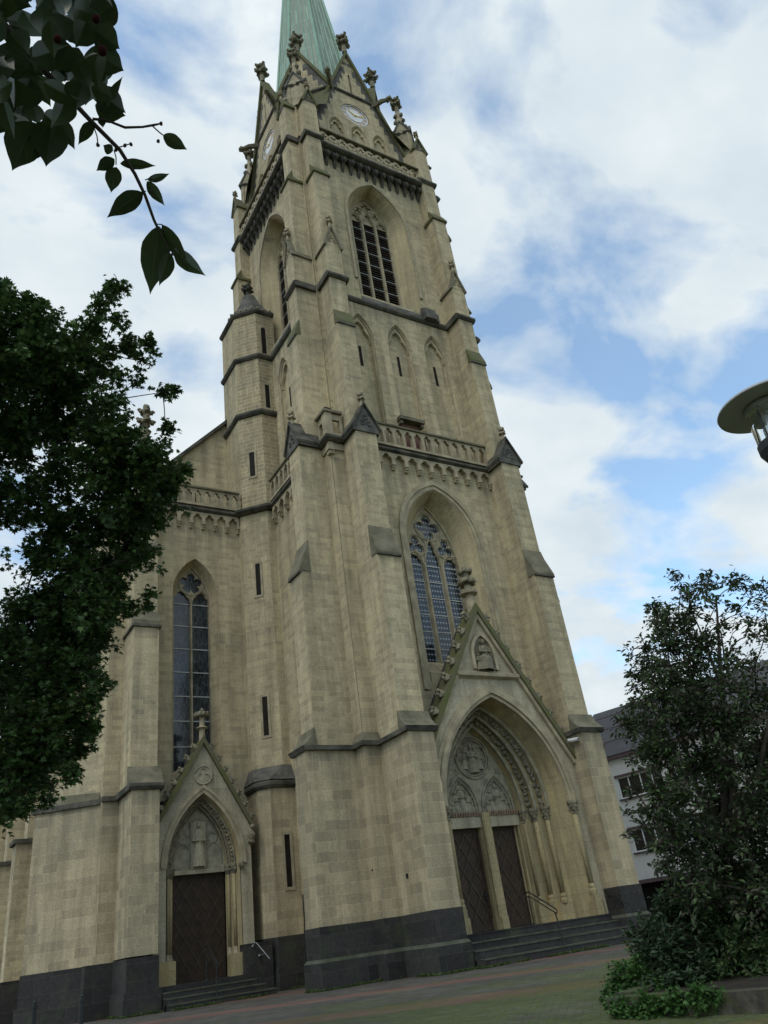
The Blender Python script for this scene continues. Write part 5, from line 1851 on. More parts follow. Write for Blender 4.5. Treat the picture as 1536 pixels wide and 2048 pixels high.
for h in holes:
    s, z0, z1 = h[0][0], h[0][1], h[1][1]
    f = MB(HM)
    for q in (0, 0.8, 1.7, 2.55, 3.33):
        f.box(s + q, s + q + 0.07, 0.08, 0.16, z0, z1)
    f.box(s, s + 3.4, 0.081, 0.159, z0, z0 + 0.08); f.box(s, s + 3.4, 0.081, 0.159, z1 - 0.08, z1)
    wi = f.build('window', WFR, house)
    f = MB(HM); f.box(s, s + 3.4, 0.12, 0.13, z0, z1); f.build('pane', SLITG, wi)
    f = MB(HM); f.box(s - 0.1, s + 3.5, -0.1, 0.0, z1, z1 + 0.14); f.box(s - 0.1, s + 3.5, -0.12, 0.0, z0 - 0.1, z0); f.build('sill', PLUM, wi)
f = MB(HM)
f.prism([(-0.3, 10.3), (5.0, 14.6), (10.3, 10.3)], 'x', L0, L1)
f.build('roof', simple('anthracite_roof', (0.075, 0.072, 0.075), (0.05, 0.048, 0.05), 2, 0.7), house)
f = MB(HM)
for t in (0.28, 0.56, 0.84):
    y, z = -0.3 + 5.3 * t, 10.3 + 4.3 * t
    f.box(L0, L1, y - 0.03, y + 0.03, z - 0.02, z + 0.05)
f.build('roof_seam', PLUM, house)
settle(house)

# ------------------------------------------------------------------ street lamp
lp = at(1530, 812, 6.0)
gzl = gz(lp.x, lp.y)
lamp = thing('street_lamp', 'post lamp with a wide flat grey disc over a clear glass cylinder', 'street lamp', (lp.x, lp.y, gzl))
LG = simple('lamp_grey_paint', (0.40, 0.40, 0.42), (0.35, 0.35, 0.37), 3, 0.45, spec=0.5)
ALU = simple('lamp_aluminium', (0.6, 0.61, 0.6), (0.5, 0.51, 0.5), 6, 0.3, metal=0.9)


def mk_clear():
    m = bpy.data.materials.new('clear_lamp_glass'); m.use_nodes = True
    b = m.node_tree.nodes['Principled BSDF']
    b.inputs['Base Color'].default_value = (0.9, 0.95, 0.92, 1); b.inputs['Roughness'].default_value = 0.05
    b.inputs['Transmission Weight'].default_value = 1.0; b.inputs['IOR'].default_value = 1.15
    return m


c = (lp.x, lp.y, lp.z)
f = MB(); f.lathe([(0.06, 0.07), (0.17, 0.05), (0.31, 0.015), (0.32, 0.0), (0.317, -0.01), (0.296, -0.004), (0.145, 0.0), (0.06, 0.0)], c, 48); f.build('shade', LG, lamp, True)
f = MB(); f.lathe([(0.142, -0.01), (0.142, -0.30)], c, 32); f.build('glass', mk_clear(), lamp, True)
f = MB(); f.lathe([(0.075, -0.02), (0.075, -0.1), (0.06, -0.105), (0.06, -0.17), (0.085, -0.18), (0.085, -0.25), (0.08, -0.30)], c, 24); f.lathe([(0.148, -0.012), (0.148, -0.045)], c, 24); f.build('reflector', ALU, lamp)
f = MB(); f.lathe([(0.145, -0.29), (0.153, -0.295), (0.153, -0.35), (0.13, -0.40), (0.06, -0.5)], c, 32)
for k in range(6):
    a = k * PI / 3
    f.tube([(c[0] + 0.134 * cos(a), c[1] + 0.134 * sin(a), c[2] - 0.32), (c[0] + 0.134 * cos(a), c[1] + 0.134 * sin(a), c[2])], 0.006, 5)
f.build('base', simple('lamp_dark_paint', (0.03, 0.035, 0.035), None, 3, 0.5), lamp)
f = MB(); f.lathe([(0.055, gzl - lp.z), (0.055, -0.52)], c, 16); f.lathe([(0.09, gzl - lp.z), (0.085, gzl - lp.z + 0.5), (0.056, gzl - lp.z + 0.55)], c, 16); f.build('pole', LG, lamp)
settle(lamp)

# ------------------------------------------------------------------ vegetation


def leaf_mat(name, cols, rough=0.55, trans=0.22):
    m = bpy.data.materials.new(name); m.use_nodes = True
    t = m.node_tree
    b = t.nodes['Principled BSDF']; b.inputs['Roughness'].default_value = rough; b.inputs['Specular IOR Level'].default_value = 0.35
    geo = t.nodes.new('ShaderNodeNewGeometry')
    r = t.nodes.new('ShaderNodeValToRGB')
    e = r.color_ramp.elements
    while len(e) < len(cols):
        e.new(0.5)
    for i, (x, cc) in enumerate(zip(e, cols)):
        x.position = i / (len(cols) - 1); x.color = tuple(cc) + (1,)
    t.links.new(geo.outputs['Random Per Island'], r.inputs[0])
    t.links.new(r.outputs[0], b.inputs['Base Color'])
    tr = t.nodes.new('ShaderNodeBsdfTranslucent')
    t.links.new(r.outputs[0], tr.inputs[0])
    mx_ = t.nodes.new('ShaderNodeMixShader'); mx_.inputs[0].default_value = trans
    t.links.new(b.outputs[0], mx_.inputs[1]); t.links.new(tr.outputs[0], mx_.inputs[2])
    t.links.new(mx_.outputs[0], t.nodes['Material Output'].inputs[0])
    return m


BARK = simple('bark', (0.10, 0.085, 0.065), (0.05, 0.043, 0.035), 6, 0.9, bump=0.5)
TWIG = simple('dark_twig', (0.05, 0.042, 0.032), (0.03, 0.026, 0.02), 8, 0.9)

# leaf outlines in their own plane: x across, y from stalk to tip, z fold
MAPLE = ([(0, 0, 0), (0.16, 0.10, .02), (0.5, 0.12, -.06), (0.26, 0.36, .02), (0.52, 0.62, -.08), (0.18, 0.56, .02), (0, 1.0, -.1), (-0.18, 0.56, .02), (-0.52, 0.62, -.08), (-0.26, 0.36, .02), (-0.5, 0.12, -.06), (-0.16, 0.10, .02)],
         [(0, 1, 3, 5, 6, 7, 9, 11), (1, 2, 3), (3, 4, 5), (7, 8, 9), (9, 10, 11)])
OVAL = ([(0, 0, 0), (0.2, 0.3, .06), (0.22, 0.6, .06), (0, 1.0, -.1), (-0.22, 0.6, .06), (-0.2, 0.3, .06), (0, 0.45, -.02)], [(0, 1, 2, 6), (6, 2, 3), (3, 4, 6), (4, 5, 0, 6)])


def leaf_cloud(name, P_, D_r, size, tmpl, mat, parent, rng, droop=0.35):
    """P_: (n,3) stalk points, D_r: (n,3) growth directions"""
    P_ = np.asarray(P_); Dd = np.asarray(D_r)
    n = len(P_)
    Dd = Dd + rng.normal(0, 0.45, (n, 3)); Dd[:, 2] -= droop * rng.random(n)
    Dd /= np.linalg.norm(Dd, axis=1)[:, None] + 1e-9
    up = np.tile(np.array([0, 0, 1.0]), (n, 1)) + rng.normal(0, 0.45, (n, 3))
    X = np.cross(Dd, up); X /= np.linalg.norm(X, axis=1)[:, None] + 1e-9
    Z = np.cross(X, Dd)
    sc = rng.uniform(size[0], size[1], n)
    tv = np.array(tmpl[0])
    V = P_[:, None, :] + sc[:, None, None] * (tv[None, :, 0:1] * X[:, None, :] + tv[None, :, 1:2] * Dd[:, None, :] + tv[None, :, 2:3] * Z[:, None, :])
    V = V.reshape(-1, 3)
    k = len(tv)
    F = []
    for i in range(n):
        o = i * k
        for fc in tmpl[1]:
            F.append(tuple(o + q for q in fc))
    me = bpy.data.meshes.new(name)
    me.from_pydata(V.tolist(), [], F)
    me.materials.append(mat)
    ob = bpy.data.objects.new(name, me)
    COL.objects.link(ob); ob.parent = parent
    return ob


def bend(a, b, sag, rng, n=6):
    a, b = Vector(a), Vector(b)
    out = []
    off = Vector(rng.normal(0, 0.05, 3).tolist()) * (b - a).length
    for i in range(n + 1):
        t = i / n
        out.append(a.lerp(b, t) + Vector((0, 0, sag * 4 * t * (1 - t))) + off * 4 * t * (1 - t))
    return out


def foliage(clumps, hub, rng, nt, lt, per):
    """twigs through every clump; leaves sit along the twigs"""
    limbs, LP, LD = [], [], []
    order = sorted(((Vector(c), R, dens) for c, R, dens in clumps), key=lambda q: (q[0] - Vector(hub(q[0]))).length)
    done = []
    for c, R, dens in order:
        h = Vector(hub(c))
        dh = (c - h).length
        near = min(done, key=lambda q: (q[0] - c).length + 0.3 * q[1]) if done else None
        src, lvl = (near[0], near[1] + 1) if near and (near[0] - c).length < 0.75 * dh else (h, 0)
        done.append((c, lvl))
        path = bend(src, c, R * 0.25, rng)
        r0 = max(0.008, 0.012 + 0.016 * dh if lvl == 0 else 0.03 * 0.72 ** lvl)
        limbs.append((path, r0, max(0.006, r0 * 0.6)))
        m = max(3, int(nt * dens))
        for _ in range(m):
            st = c + Vector(rng.normal(0, 0.38, 3).tolist()) * R
            out = (c - h).normalized() * 0.7 + Vector(rng.normal(0, 0.75, 3).tolist()); out.z = out.z * 0.6 + 0.05
            out.normalize()
            L = lt * R * rng.uniform(0.5, 1.1)
            en = st + out * L + Vector((0, 0, -0.12 * L))
            tw = bend(st, en, 0.03, rng, 4)
            limbs.append((tw, 0.007, 0.003))
            q = max(3, int(per * L))
            for i in range(q):
                t = rng.random() ** 0.8
                p = st.lerp(en, t) + Vector(rng.normal(0, 0.03 + 0.03 * R, 3).tolist())
                LP.append(tuple(p))
                s = out.cross(Vector((0, 0, 1))) * (1 if i % 2 else -1)
                LD.append(tuple(out * 0.7 + s * 0.9))
    return limbs, LP, LD


def in_px(lst, rng, jd):
    out = []
    for (u, v, r, D, dens) in lst:
        D2 = D + rng.uniform(-jd, jd)
        out.append((at(u, v, D2), r * D2 / FPX, dens))
    return out


wo_ = leaf_cloud('moss', WEEDS[0], WEEDS[1], (0.03, 0.085), OVAL, leaf_mat('weed_leaf', [(0.04, 0.075, 0.015), (0.06, 0.10, 0.02), (0.08, 0.11, 0.03)]), None, rngw, 0.2)
wo_['kind'] = 'stuff'

# big dark tree on the left
rng = np.random.default_rng(11)
tb_ = Vector((-20.3, -9.4, 0))
tree = thing('maple_tree', 'large dark maple reaching in from the left edge in front of the aisle', 'tree', (tb_.x, tb_.y, gz(tb_.x, tb_.y)))
L = [(-50, 690, 70, 13, 1.6), (-10, 600, 22, 13, .6), (8, 575, 14, 13, .4), (30, 640, 34, 13, .9), (62, 622, 22, 13, .6), (80, 665, 36, 13, .9), (40, 720, 75, 13, 1.3), (100, 700, 50, 12.6, 1), (-30, 780, 90, 13, 1.5), (90, 790, 70, 12.6, 1.1),
     (235, 575, 20, 12.2, .6), (215, 590, 22, 12.2, .6), (195, 622, 24, 12.2, .7), (232, 640, 20, 12.2, .5), (175, 665, 30, 12.3, .8), (150, 710, 38, 12.4, .9),
     (205, 705, 26, 12, .7), (250, 690, 28, 12, .7), (290, 690, 24, 12, .6), (275, 720, 22, 12, .5), (190, 745, 30, 12.2, .8), (230, 755, 22, 12, .6), (272, 765, 16, 12, .4), (325, 785, 16, 11.8, .5), (345, 782, 12, 11.8, .4),
     (150, 775, 32, 12.3, .7), (40, 860, 60, 13, 1.1), (110, 870, 45, 12.6, .8), (170, 830, 40, 12.3, .8), (215, 800, 25, 12, .5), (228, 800, 14, 12, .4), (200, 880, 50, 12.2, 1), (235, 885, 34, 12, .9), (285, 912, 26, 11.8, .8), (330, 858, 12, 11.7, .3),
     (300, 930, 44, 11.8, 1.2), (350, 950, 32, 11.6, .9), (375, 940, 14, 11.6, .4), (320, 980, 38, 11.7, 1), (260, 950, 55, 12, 1.3), (190, 960, 55, 12.3, 1.1), (110, 960, 55, 12.8, 1), (-20, 900, 70, 13.3, 1.1),
     (270, 1020, 48, 12, 1.2), (310, 1040, 28, 11.8, .7), (210, 1050, 60, 12.3, 1.3), (130, 1060, 60, 12.6, 1.1), (60, 1040, 55, 13, .8), (-20, 1010, 60, 13.3, .9),
     (260, 1100, 40, 12, 1), (290, 1110, 24, 11.8, .5), (200, 1140, 52, 12.2, 1.3), (130, 1150, 60, 12.6, 1.2), (70, 1130, 40, 13, .7), (230, 1190, 30, 12, .8), (265, 1215, 20, 11.8, .5), (298, 1190, 16, 11.7, .4), (300, 1212, 12, 11.7, .3),
     (180, 1220, 52, 12.2, 1.4), (110, 1230, 60, 12.6, 1.3), (40, 1220, 60, 13, 1.0), (205, 1275, 38, 12, 1), (150, 1300, 55, 12.2, 1.4), (80, 1300, 60, 12.6, 1.4), (10, 1290, 60, 13, 1.2),
     (170, 1350, 36, 12, .9), (110, 1370, 55, 12.4, 1.4), (40, 1370, 60, 12.8, 1.4), (-30, 1370, 60, 13, 1.2), (175, 1410, 28, 12, .8), (208, 1372, 18, 11.9, .5), (195, 1455, 18, 11.9, .5), (130, 1440, 46, 12.2, 1.2), (60, 1450, 58, 12.5, 1.4), (-10, 1450, 60, 12.8, 1.3),
     (150, 1500, 30, 12, .9), (175, 1465, 20, 11.9, .6), (100, 1510, 42, 12.2, 1.1), (40, 1530, 50, 12.4, 1.2), (-20, 1540, 50, 12.6, 1.1), (145, 1545, 20, 11.9, .6), (75, 1555, 30, 12.1, .8), (15, 1590, 32, 12.2, .9), (35, 1618, 18, 12, .6), (-25, 1620, 30, 12.3, .8), (105, 1600, 14, 11.9, .4)]
def thin(q):
    u, v, r, D, d = q
    if u > 165 and v < 800:
        return (u, v, r * 0.82, D, d * 0.55)
    if u >= 290 and v > 860:
        return (u - 8, v, r * 0.78, D, d * 0.8)
    if u > 60 and v > 1180:
        return (u - 14, v, r * 0.9, D, d)
    return q


cl = in_px([thin(q) for q in L], rng, 0.9)
top = Vector((-18.7, -10.3, 6.5))


def hub_l(c):
    t = min(1.0, max(0.25, (c.z - 1.5) / 9.0))
    return tb_.lerp(Vector((-18.2, -10.4, 9.5)), t)


for _ in range(150):                       # the rest of the crown, round the trunk and outside the picture
    q = Vector((-18.8, -10.0, 7.2)) + Vector((rng.uniform(-3.4, 3.4), rng.uniform(-3.4, 3.4), rng.uniform(-3.9, 4.2)))
    e_ = ((q.x + 18.8) / 3.4) ** 2 + ((q.y + 10.0) / 3.4) ** 2 + ((q.z - 7.2) / 4.2) ** 2
    dq = q - CAM
    uu = 768 + FPX * dq.dot(RGT) / max(0.1, -dq.dot(BCK))
    if e_ < 1 and uu < -110:
        cl.append((q, 0.55, 0.8))
limbs, LP, LD = foliage(cl, hub_l, rng, 44, 1.0, 84)
f = MB()
g0 = gz(tb_.x, tb_.y)
f.tube([(tb_.x, tb_.y, g0 - 0.3), (tb_.x, tb_.y, g0 + 0.4), (-19.9, -9.6, 2.6), (-19.2, -9.9, 5.5), (-18.5, -10.2, 8.5), (-18.2, -10.4, 10.2)], [0.34, 0.27, 0.23, 0.18, 0.1, 0.04], 12)
f.build('trunk', BARK, tree)
f = MB()
for p, r0, r1 in limbs:
    n = len(p)
    f.tube(p, [r0 + (r1 - r0) * i / (n - 1) for i in range(n)], 5, False)
f.build('branch', TWIG, tree)
leaf_cloud('crown', LP, LD, (0.055, 0.10), MAPLE, leaf_mat('maple_leaf', [(0.028, 0.056, 0.016), (0.05, 0.10, 0.026), (0.04, 0.08, 0.024), (0.10, 0.17, 0.048)]), tree, rng, 0.5)
settle(tree)


# purple-green ornamental tree on the right
rng = np.random.default_rng(5)
pb = at(1455, 1905, 13.4); pb.z = gz(pb.x, pb.y)
tree = thing('ornamental_tree', 'bushy purple tinged cherry tree in front of the white building', 'tree', tuple(pb))
L = [(1352, 1158, 14, 13, .35), (1365, 1175, 12, 13, .3), (1420, 1172, 22, 13, .5), (1470, 1172, 22, 13, .45), (1400, 1178, 16, 13, .35), (1515, 1190, 22, 13, .5), (1385, 1200, 18, 13, .35), (1375, 1225, 22, 13, .6), (1310, 1220, 16, 12.8, .45), (1330, 1240, 26, 12.8, .7), (1360, 1255, 26, 12.8, .8),
     (1430, 1215, 20, 13, .18), (1470, 1230, 26, 13, .22), (1510, 1230, 24, 13, .22), (1440, 1260, 30, 13, .25), (1490, 1275, 34, 13, .28), (1530, 1270, 30, 13, .28), (1400, 1290, 34, 12.8, .9), (1345, 1295, 32, 12.6, .9), (1320, 1270, 18, 12.7, .5), (1290, 1300, 16, 12.6, .4), (1262, 1318, 10, 12.5, .25), (1300, 1335, 24, 12.6, .7),
     (1340, 1340, 38, 12.6, 1.1), (1390, 1345, 40, 12.8, 1.1), (1450, 1330, 34, 13, .4), (1510, 1330, 36, 13, .35), (1290, 1365, 26, 12.5, .8), (1270, 1350, 14, 12.5, .4), (1330, 1390, 42, 12.6, 1.2), (1390, 1400, 46, 12.8, 1.3), (1450, 1390, 42, 13, 1.0), (1515, 1390, 40, 13, .8), (1278, 1410, 20, 12.5, .6), (1245, 1440, 12, 12.4, .4), (1262, 1450, 16, 12.4, .5),
     (1305, 1450, 34, 12.5, 1.0), (1360, 1460, 50, 12.7, 1.4), (1430, 1460, 50, 12.9, 1.3), (1500, 1460, 50, 13, 1.2), (1298, 1510, 24, 12.4, .7), (1268, 1530, 10, 12.4, .3), (1340, 1520, 48, 12.6, 1.3), (1410, 1530, 52, 12.8, 1.4), (1490, 1530, 52, 13, 1.3), (1550, 1500, 50, 13, 1.2),
     (1268, 1585, 10, 12.4, .3), (1318, 1580, 26, 12.4, .7), (1360, 1590, 50, 12.6, 1.4), (1440, 1600, 52, 12.8, 1.4), (1520, 1600, 52, 13, 1.3), (1258, 1625, 8, 12.4, .3), (1300, 1632, 18, 12.4, .5), (1355, 1655, 40, 12.5, 1.1), (1420, 1670, 52, 12.7, 1.4), (1500, 1670, 52, 12.9, 1.4),
     (1262, 1672, 8, 12.3, .25), (1325, 1690, 16, 12.4, .45), (1370, 1715, 42, 12.5, 1.1), (1440, 1735, 50, 12.7, 1.3), (1515, 1740, 52, 12.9, 1.3), (1335, 1740, 14, 12.4, .4), (1400, 1780, 40, 12.6, 1.0), (1470, 1800, 50, 12.8, 1.2), (1540, 1800, 50, 12.9, 1.2), (1580, 1600, 60, 13, 1.2), (1590, 1400, 50, 13.2, .8), (1600, 1730, 60, 13, 1.2)]
cl = in_px(L, rng, 0.75)


def hub_r(c):
    t = min(0.9, max(0.2, (c.z - 0.8) / 4.6))
    return pb.lerp(at(1440, 1230, 13.2), t * 0.8)


limbs, LP, LD = foliage(cl, hub_r, rng, 30, 1.2, 66)
f = MB()
tp = at(1432, 1190, 13.2)
st_ = [pb + Vector((0, 0, -0.2)), pb + Vector((0, 0, 0.4)), pb.lerp(tp, 0.35), pb.lerp(tp, 0.65) + Vector((0.1, 0.05, 0)), tp]
f.tube(st_, [0.14, 0.11, 0.08, 0.045, 0.012], 10)
for (u, v) in ((1530, 1225), (1380, 1215), (1330, 1260), (1560, 1330)):
    f.tube(bend(pb.lerp(tp, 0.3), at(u, v, 13.0), -0.1, rng), [0.05, 0.045, 0.036, 0.03, 0.022, 0.016, 0.008], 7)
f.build('trunk', BARK, tree)
f = MB()
for p, r0, r1 in limbs:
    n = len(p)
    f.tube(p, [min(r0, 0.03) + (r1 - min(r0, 0.03)) * i / (n - 1) for i in range(n)], 5, False)
f.build('branch', TWIG, tree)
leaf_cloud('crown', LP, LD, (0.055, 0.105), OVAL, leaf_mat('plum_leaf', [(0.04, 0.072, 0.026), (0.06, 0.052, 0.036), (0.05, 0.095, 0.032), (0.085, 0.14, 0.045), (0.06, 0.045, 0.038), (0.045, 0.085, 0.03)], 0.5), tree, rng, 0.6)
settle(tree)


# planter edge and the shrubs behind it
def ground_at(u, v):
    d = RGT * ((u - 768) / FPX) + UPV * ((1024 - v) / FPX) - BCK
    t = 8.0
    for _ in range(60):
        p = CAM + d * t
        t += (p.z - gz(p.x, p.y)) * 3.0
    return CAM + d * t


w0, w1 = ground_at(1219, 2034), ground_at(1520, 2028)
w0.z = w1.z = 0
wd = (w1 - w0).normalized(); wq = Vector((-wd.y, wd.x, 0))
if wq.x < 0: wq = -wq
kerb = thing('planter_wall', 'low mossy stone planter edge below the green shrubs', 'planter wall', (w0.x, w0.y, gz(w0.x, w0.y)))
KM = Mat('mossy_kerb_stone', 0.95)
kc = KM.ramp(KM.noise(5, 6, 0.7), [(0.35, (0.035, 0.032, 0.026)), (0.65, (0.10, 0.085, 0.07))])
kf = KM.ramp(KM.noise(2.2, 5, 0.65), [(0.42, 0.0), (0.58, 0.85)])
KM.color(KM.mix(kf, kc, (0.055, 0.07, 0.018))); KM.bump(KM.noise(14, 5, 0.7), 0.5, 0.02)
s = 0.0
while s < 6.5:
    f = MB()
    a_, b_ = w0 + wd * (s + 0.006), w0 + wd * (s + 0.988)
    zz = gz(a_.x, a_.y) - 0.03
    poly = [a_, b_, b_ + wq * 0.22, a_ + wq * 0.22]
    f.prism([(p.x, p.y) for p in poly], 'z', zz - 0.3, zz + 0.22 + 0.006 * math.sin(s * 7))
    f.build('stone', KM.m, kerb)
    s += 1.0
s = 0.24
while s < 5:
    f = MB(); a_, b_ = w0 + wq * s, w0 + wq * (s + 0.988); zz = gz(a_.x, a_.y)
    f.prism([(p.x, p.y) for p in (a_, b_, b_ + wd * 0.22, a_ + wd * 0.22)], 'z', zz - 0.3, zz + 0.2)
    f.build('stone', KM.m, kerb); s += 1.0
settle(kerb)
f = MB()
q = [w0 + wd * 0.2 + wq * 0.2, w0 + wd * 7 + wq * 0.2, w0 + wd * 7 + wq * 6, w0 + wd * 0.2 + wq * 6]
f.add([(p.x, p.y, gz(p.x, p.y) + 0.14) for p in q], [(0, 1, 2, 3)])
o = f.build('soil', simple('dark_soil', (0.035, 0.028, 0.02), (0.02, 0.016, 0.012), 5, 0.95, bump=0.6), None); o['kind'] = 'structure'


def shrub(name, label, lst, seed, cols, size, tmpl, nt, per, Dj=0.35, low=0.15):
    rng = np.random.default_rng(seed)
    cl = in_px([(u, v, r, D or (w0 - CAM).length - 0.15, q) for u, v, r, D, q in lst if D], rng, Dj) + in_px([(u, v, r, (w0.lerp(w1, min(1, (u - 1219) / 300)) + Vector((0, 0, gz(w0.x, w0.y))) - CAM).length - 0.06, q) for u, v, r, D, q in lst if not D], rng, 0.02)
    cl = [(c, R, d) for c, R, d in cl]
    bx = sum((c.x for c, _, _ in cl)) / len(cl); by = sum((c.y for c, _, _ in cl)) / len(cl)
    base = Vector((bx, by, gz(bx, by) + low))
    t = thing(name, label, 'shrub', tuple(base))
    limbs, LP, LD = foliage(cl, lambda c: base.lerp(c, 0.15), rng, nt * 2, 1.6, per * 2)
    LP = [(x, y, max(z, gz(x, y) + 0.03)) for x, y, z in LP]
    f = MB()
    for p, r0, r1 in limbs:
        n = len(p); f.tube(p, [min(r0, 0.02) * (1 - i / n) + 0.003 for i in range(n)], 4, False)
    f.build('stem', TWIG, t)
    leaf_cloud('foliage', LP, LD, size, tmpl, leaf_mat(name + '_leaf', cols), t, rng, 0.3)
    settle(t)


shrub('ivy_shrub', 'bright green ivy mound spilling over the left end of the planter edge', [(1245, 1985, 18, 12.3, .8), (1262, 1955, 22, 12.4, 1), (1290, 1975, 28, 12.2, 1.2), (1235, 2010, 10, 12.2, .5), (1300, 1935, 24, 12.6, 1), (1330, 1960, 28, 12.4, 1.1), (1325, 1990, 20, 12.1, .8), (1290, 2003, 14, 12.1, .6), (1232, 2025, 6, 12.1, .25), (1243, 2012, 9, 0, .5), (1262, 2020, 8, 0, .4), (1300, 2012, 12, 0, .6), (1345, 2004, 12, 0, .6), (1392, 1996, 10, 0, .5), (1420, 1990, 8, 0, .4)], 21,
      [(0.03, 0.075, 0.016), (0.05, 0.115, 0.024), (0.07, 0.15, 0.035)], (0.04, 0.07), MAPLE, 26, 95)
shrub('evergreen_shrub', 'dark evergreen shrub filling the planter beside the bright ivy mound', [(1320, 1880, 26, 13, .9), (1345, 1850, 22, 13.2, .7), (1350, 1910, 34, 12.8, 1.2), (1390, 1940, 40, 12.6, 1.3), (1370, 1975, 32, 12.3, 1.1), (1410, 1890, 34, 13, 1.1), (1430, 1960, 38, 12.6, 1.2), (1400, 1985, 24, 12.3, .9), (1340, 1815, 16, 13.3, .5), (1375, 1850, 26, 13.2, .8), (1400, 1830, 24, 13.2, .7)], 22,
      [(0.025, 0.05, 0.022), (0.04, 0.07, 0.03), (0.05, 0.085, 0.04)], (0.06, 0.11), OVAL, 26, 60)
shrub('yellow_green_shrub', 'mid green shrub with yellowish leaves at the right edge of the planter', [(1440, 1810, 30, 13.3, .9), (1500, 1800, 34, 13.3, 1), (1545, 1790, 34, 13.3, 1), (1450, 1850, 34, 13.2, 1), (1490, 1880, 40, 13, 1.2), (1530, 1850, 36, 13.2, 1), (1480, 1930, 40, 12.7, 1.2), (1530, 1930, 44, 12.7, 1.3), (1500, 1970, 30, 12.4, 1), (1570, 1900, 50, 13, 1.2)], 23,
      [(0.03, 0.06, 0.022), (0.05, 0.095, 0.03), (0.07, 0.10, 0.03)], (0.05, 0.09), OVAL, 26, 64)

# ------------------------------------------------------------------ near branch, top left
BD = 1.75
dog = thing('dogwood_tree', 'leafy dogwood branch with red berries hanging close at the top left', 'tree', (-20.4, -21.6, gz(-20.4, -21.6)))
f = MB()
b0 = at(-330, -420, 2.3)
f.tube([(-20.4, -21.6, -0.8), (-20.4, -21.6, 0.5), (-20.2, -21.5, 1.8), (-19.9, -21.4, 2.7), tuple(b0)], [0.11, 0.09, 0.075, 0.05, 0.022], 10)
f.build('trunk', BARK, dog)


def px(lst, D=BD, jd=0.0):
    return [at(u, v, D + jd * math.sin(i * 1.7)) for i, (u, v) in enumerate(lst)]


f = MB()
f.tube([b0] + px([(-60, -20), (60, 110), (115, 170), (180, 240), (240, 300), (270, 348), (290, 390), (308, 440), (322, 470), (338, 500)]), [0.02, 0.012, 0.008, 0.0055, 0.0045, 0.004, 0.0036, 0.0033, 0.003, 0.0026, 0.002], 7)
f.tube(px([(185, 238), (212, 240), (250, 255), (285, 254), (308, 250), (322, 247)]), [0.003, 0.0026, 0.0028, 0.0024, 0.0026, 0.0016], 6)
f.tube(px([(304, 251), (318, 264), (326, 270)]), 0.0014, 5)
for a_, b_ in (((188, 255), (196, 290)), ((235, 295), (258, 288)), ((228, 300), (232, 330)), ((290, 360), (305, 352)), ((280, 385), (292, 382)), ((309, 448), (325, 449)), ((338, 500), (346, 507))):
    f.tube(px([a_, ((a_[0] + b_[0]) / 2 + 2, (a_[1] + b_[1]) / 2), b_]), 0.0012, 5)
for a_ in ((196, 290), (250, 291), (316, 282), (322, 247), (346, 508), (232, 300), (302, 382), (262, 288)):
    f.blob(tuple(at(a_[0], a_[1], BD)), 0.004, 0.004, 0.0045, 1, 0.25, rnd)
f.build('branch', TWIG, dog)

# ovate leaf with a drawn-out tip and a channelled midrib
prof = [(0.0, 0.0), (0.03, 0.10), (0.07, 0.21), (0.12, 0.30), (0.19, 0.40), (0.27, 0.47), (0.36, 0.50), (0.45, 0.49), (0.54, 0.455), (0.62, 0.40), (0.70, 0.32), (0.77, 0.24), (0.83, 0.16), (0.88, 0.10), (0.92, 0.06), (0.96, 0.025), (1.0, 0.0)]


VEIN = []


def big_leaf(mb, u0, v0, u1, v1, wpx, D0=BD, tilt=0.0, curl=0.12, fold=0.25, dd=0.0):
    a_, b_ = at(u0, v0, D0), at(u1, v1, D0 + dd)
    ax = b_ - a_; Ln = ax.length
    ax.normalize()
    vd = (at((u0 + u1) / 2, (v0 + v1) / 2, 1) - CAM).normalized()
    sd_ = ax.cross(vd).normalized()
    nn = sd_.cross(ax)
    sd_ = (sd_ * cos(tilt) + nn * sin(tilt)); nn = sd_.cross(ax)
    W2 = wpx * D0 / FPX / max(0.25, cos(tilt))
    vs, fs = [], []
    for t, w_ in prof:
        c_ = a_ + ax * (Ln * t) + nn * (curl * Ln * math.sin(t * PI) * 0.5)
        for s_ in (-1, -0.55, -0.09, 0, 0.09, 0.55, 1):
            VEIN.append(1.0 if s_ == 0 else (0.25 + 0.5 * ((int(t * 100) // 9) % 2)) * (abs(s_) > 0.1) * 0.5)
            vs.append(tuple(c_ + sd_ * (s_ * w_ * W2 * (1 + 0.02 * math.sin(t * 23 + s_ * 5))) + nn * (abs(s_) * w_ * W2 * fold)))
    for i in range(len(prof) - 1):
        for k in range(6):
            fs.append((i * 7 + k, i * 7 + k + 1, (i + 1) * 7 + k + 1, (i + 1) * 7 + k))
    mb.add(vs, fs)


f = MB()
for a_ in ((326, 270, 375, 300, 24), (318, 452, 300, 590, 52), (338, 503, 318, 572, 30), (324, 449, 378, 540, 26), (347, 497, 412, 552, 30), (286, 385, 213, 436, 34), (233, 334, 222, 386, 28), (240, 327, 313, 332, 18),
           (295, 360, 340, 347, 14), (294, 362, 330, 412, 20), (229, 318, 192, 342, 22), (226, 302, 206, 290, 18), (186, 242, 156, 290, 20), (201, 232, 206, 256, 14), (214, 214, 246, 152, 14), (190, 210, 252, 232, 40)):
    big_leaf(f, *a_, tilt=rnd.uniform(-0.35, 0.35), curl=rnd.uniform(0.05, 0.2))
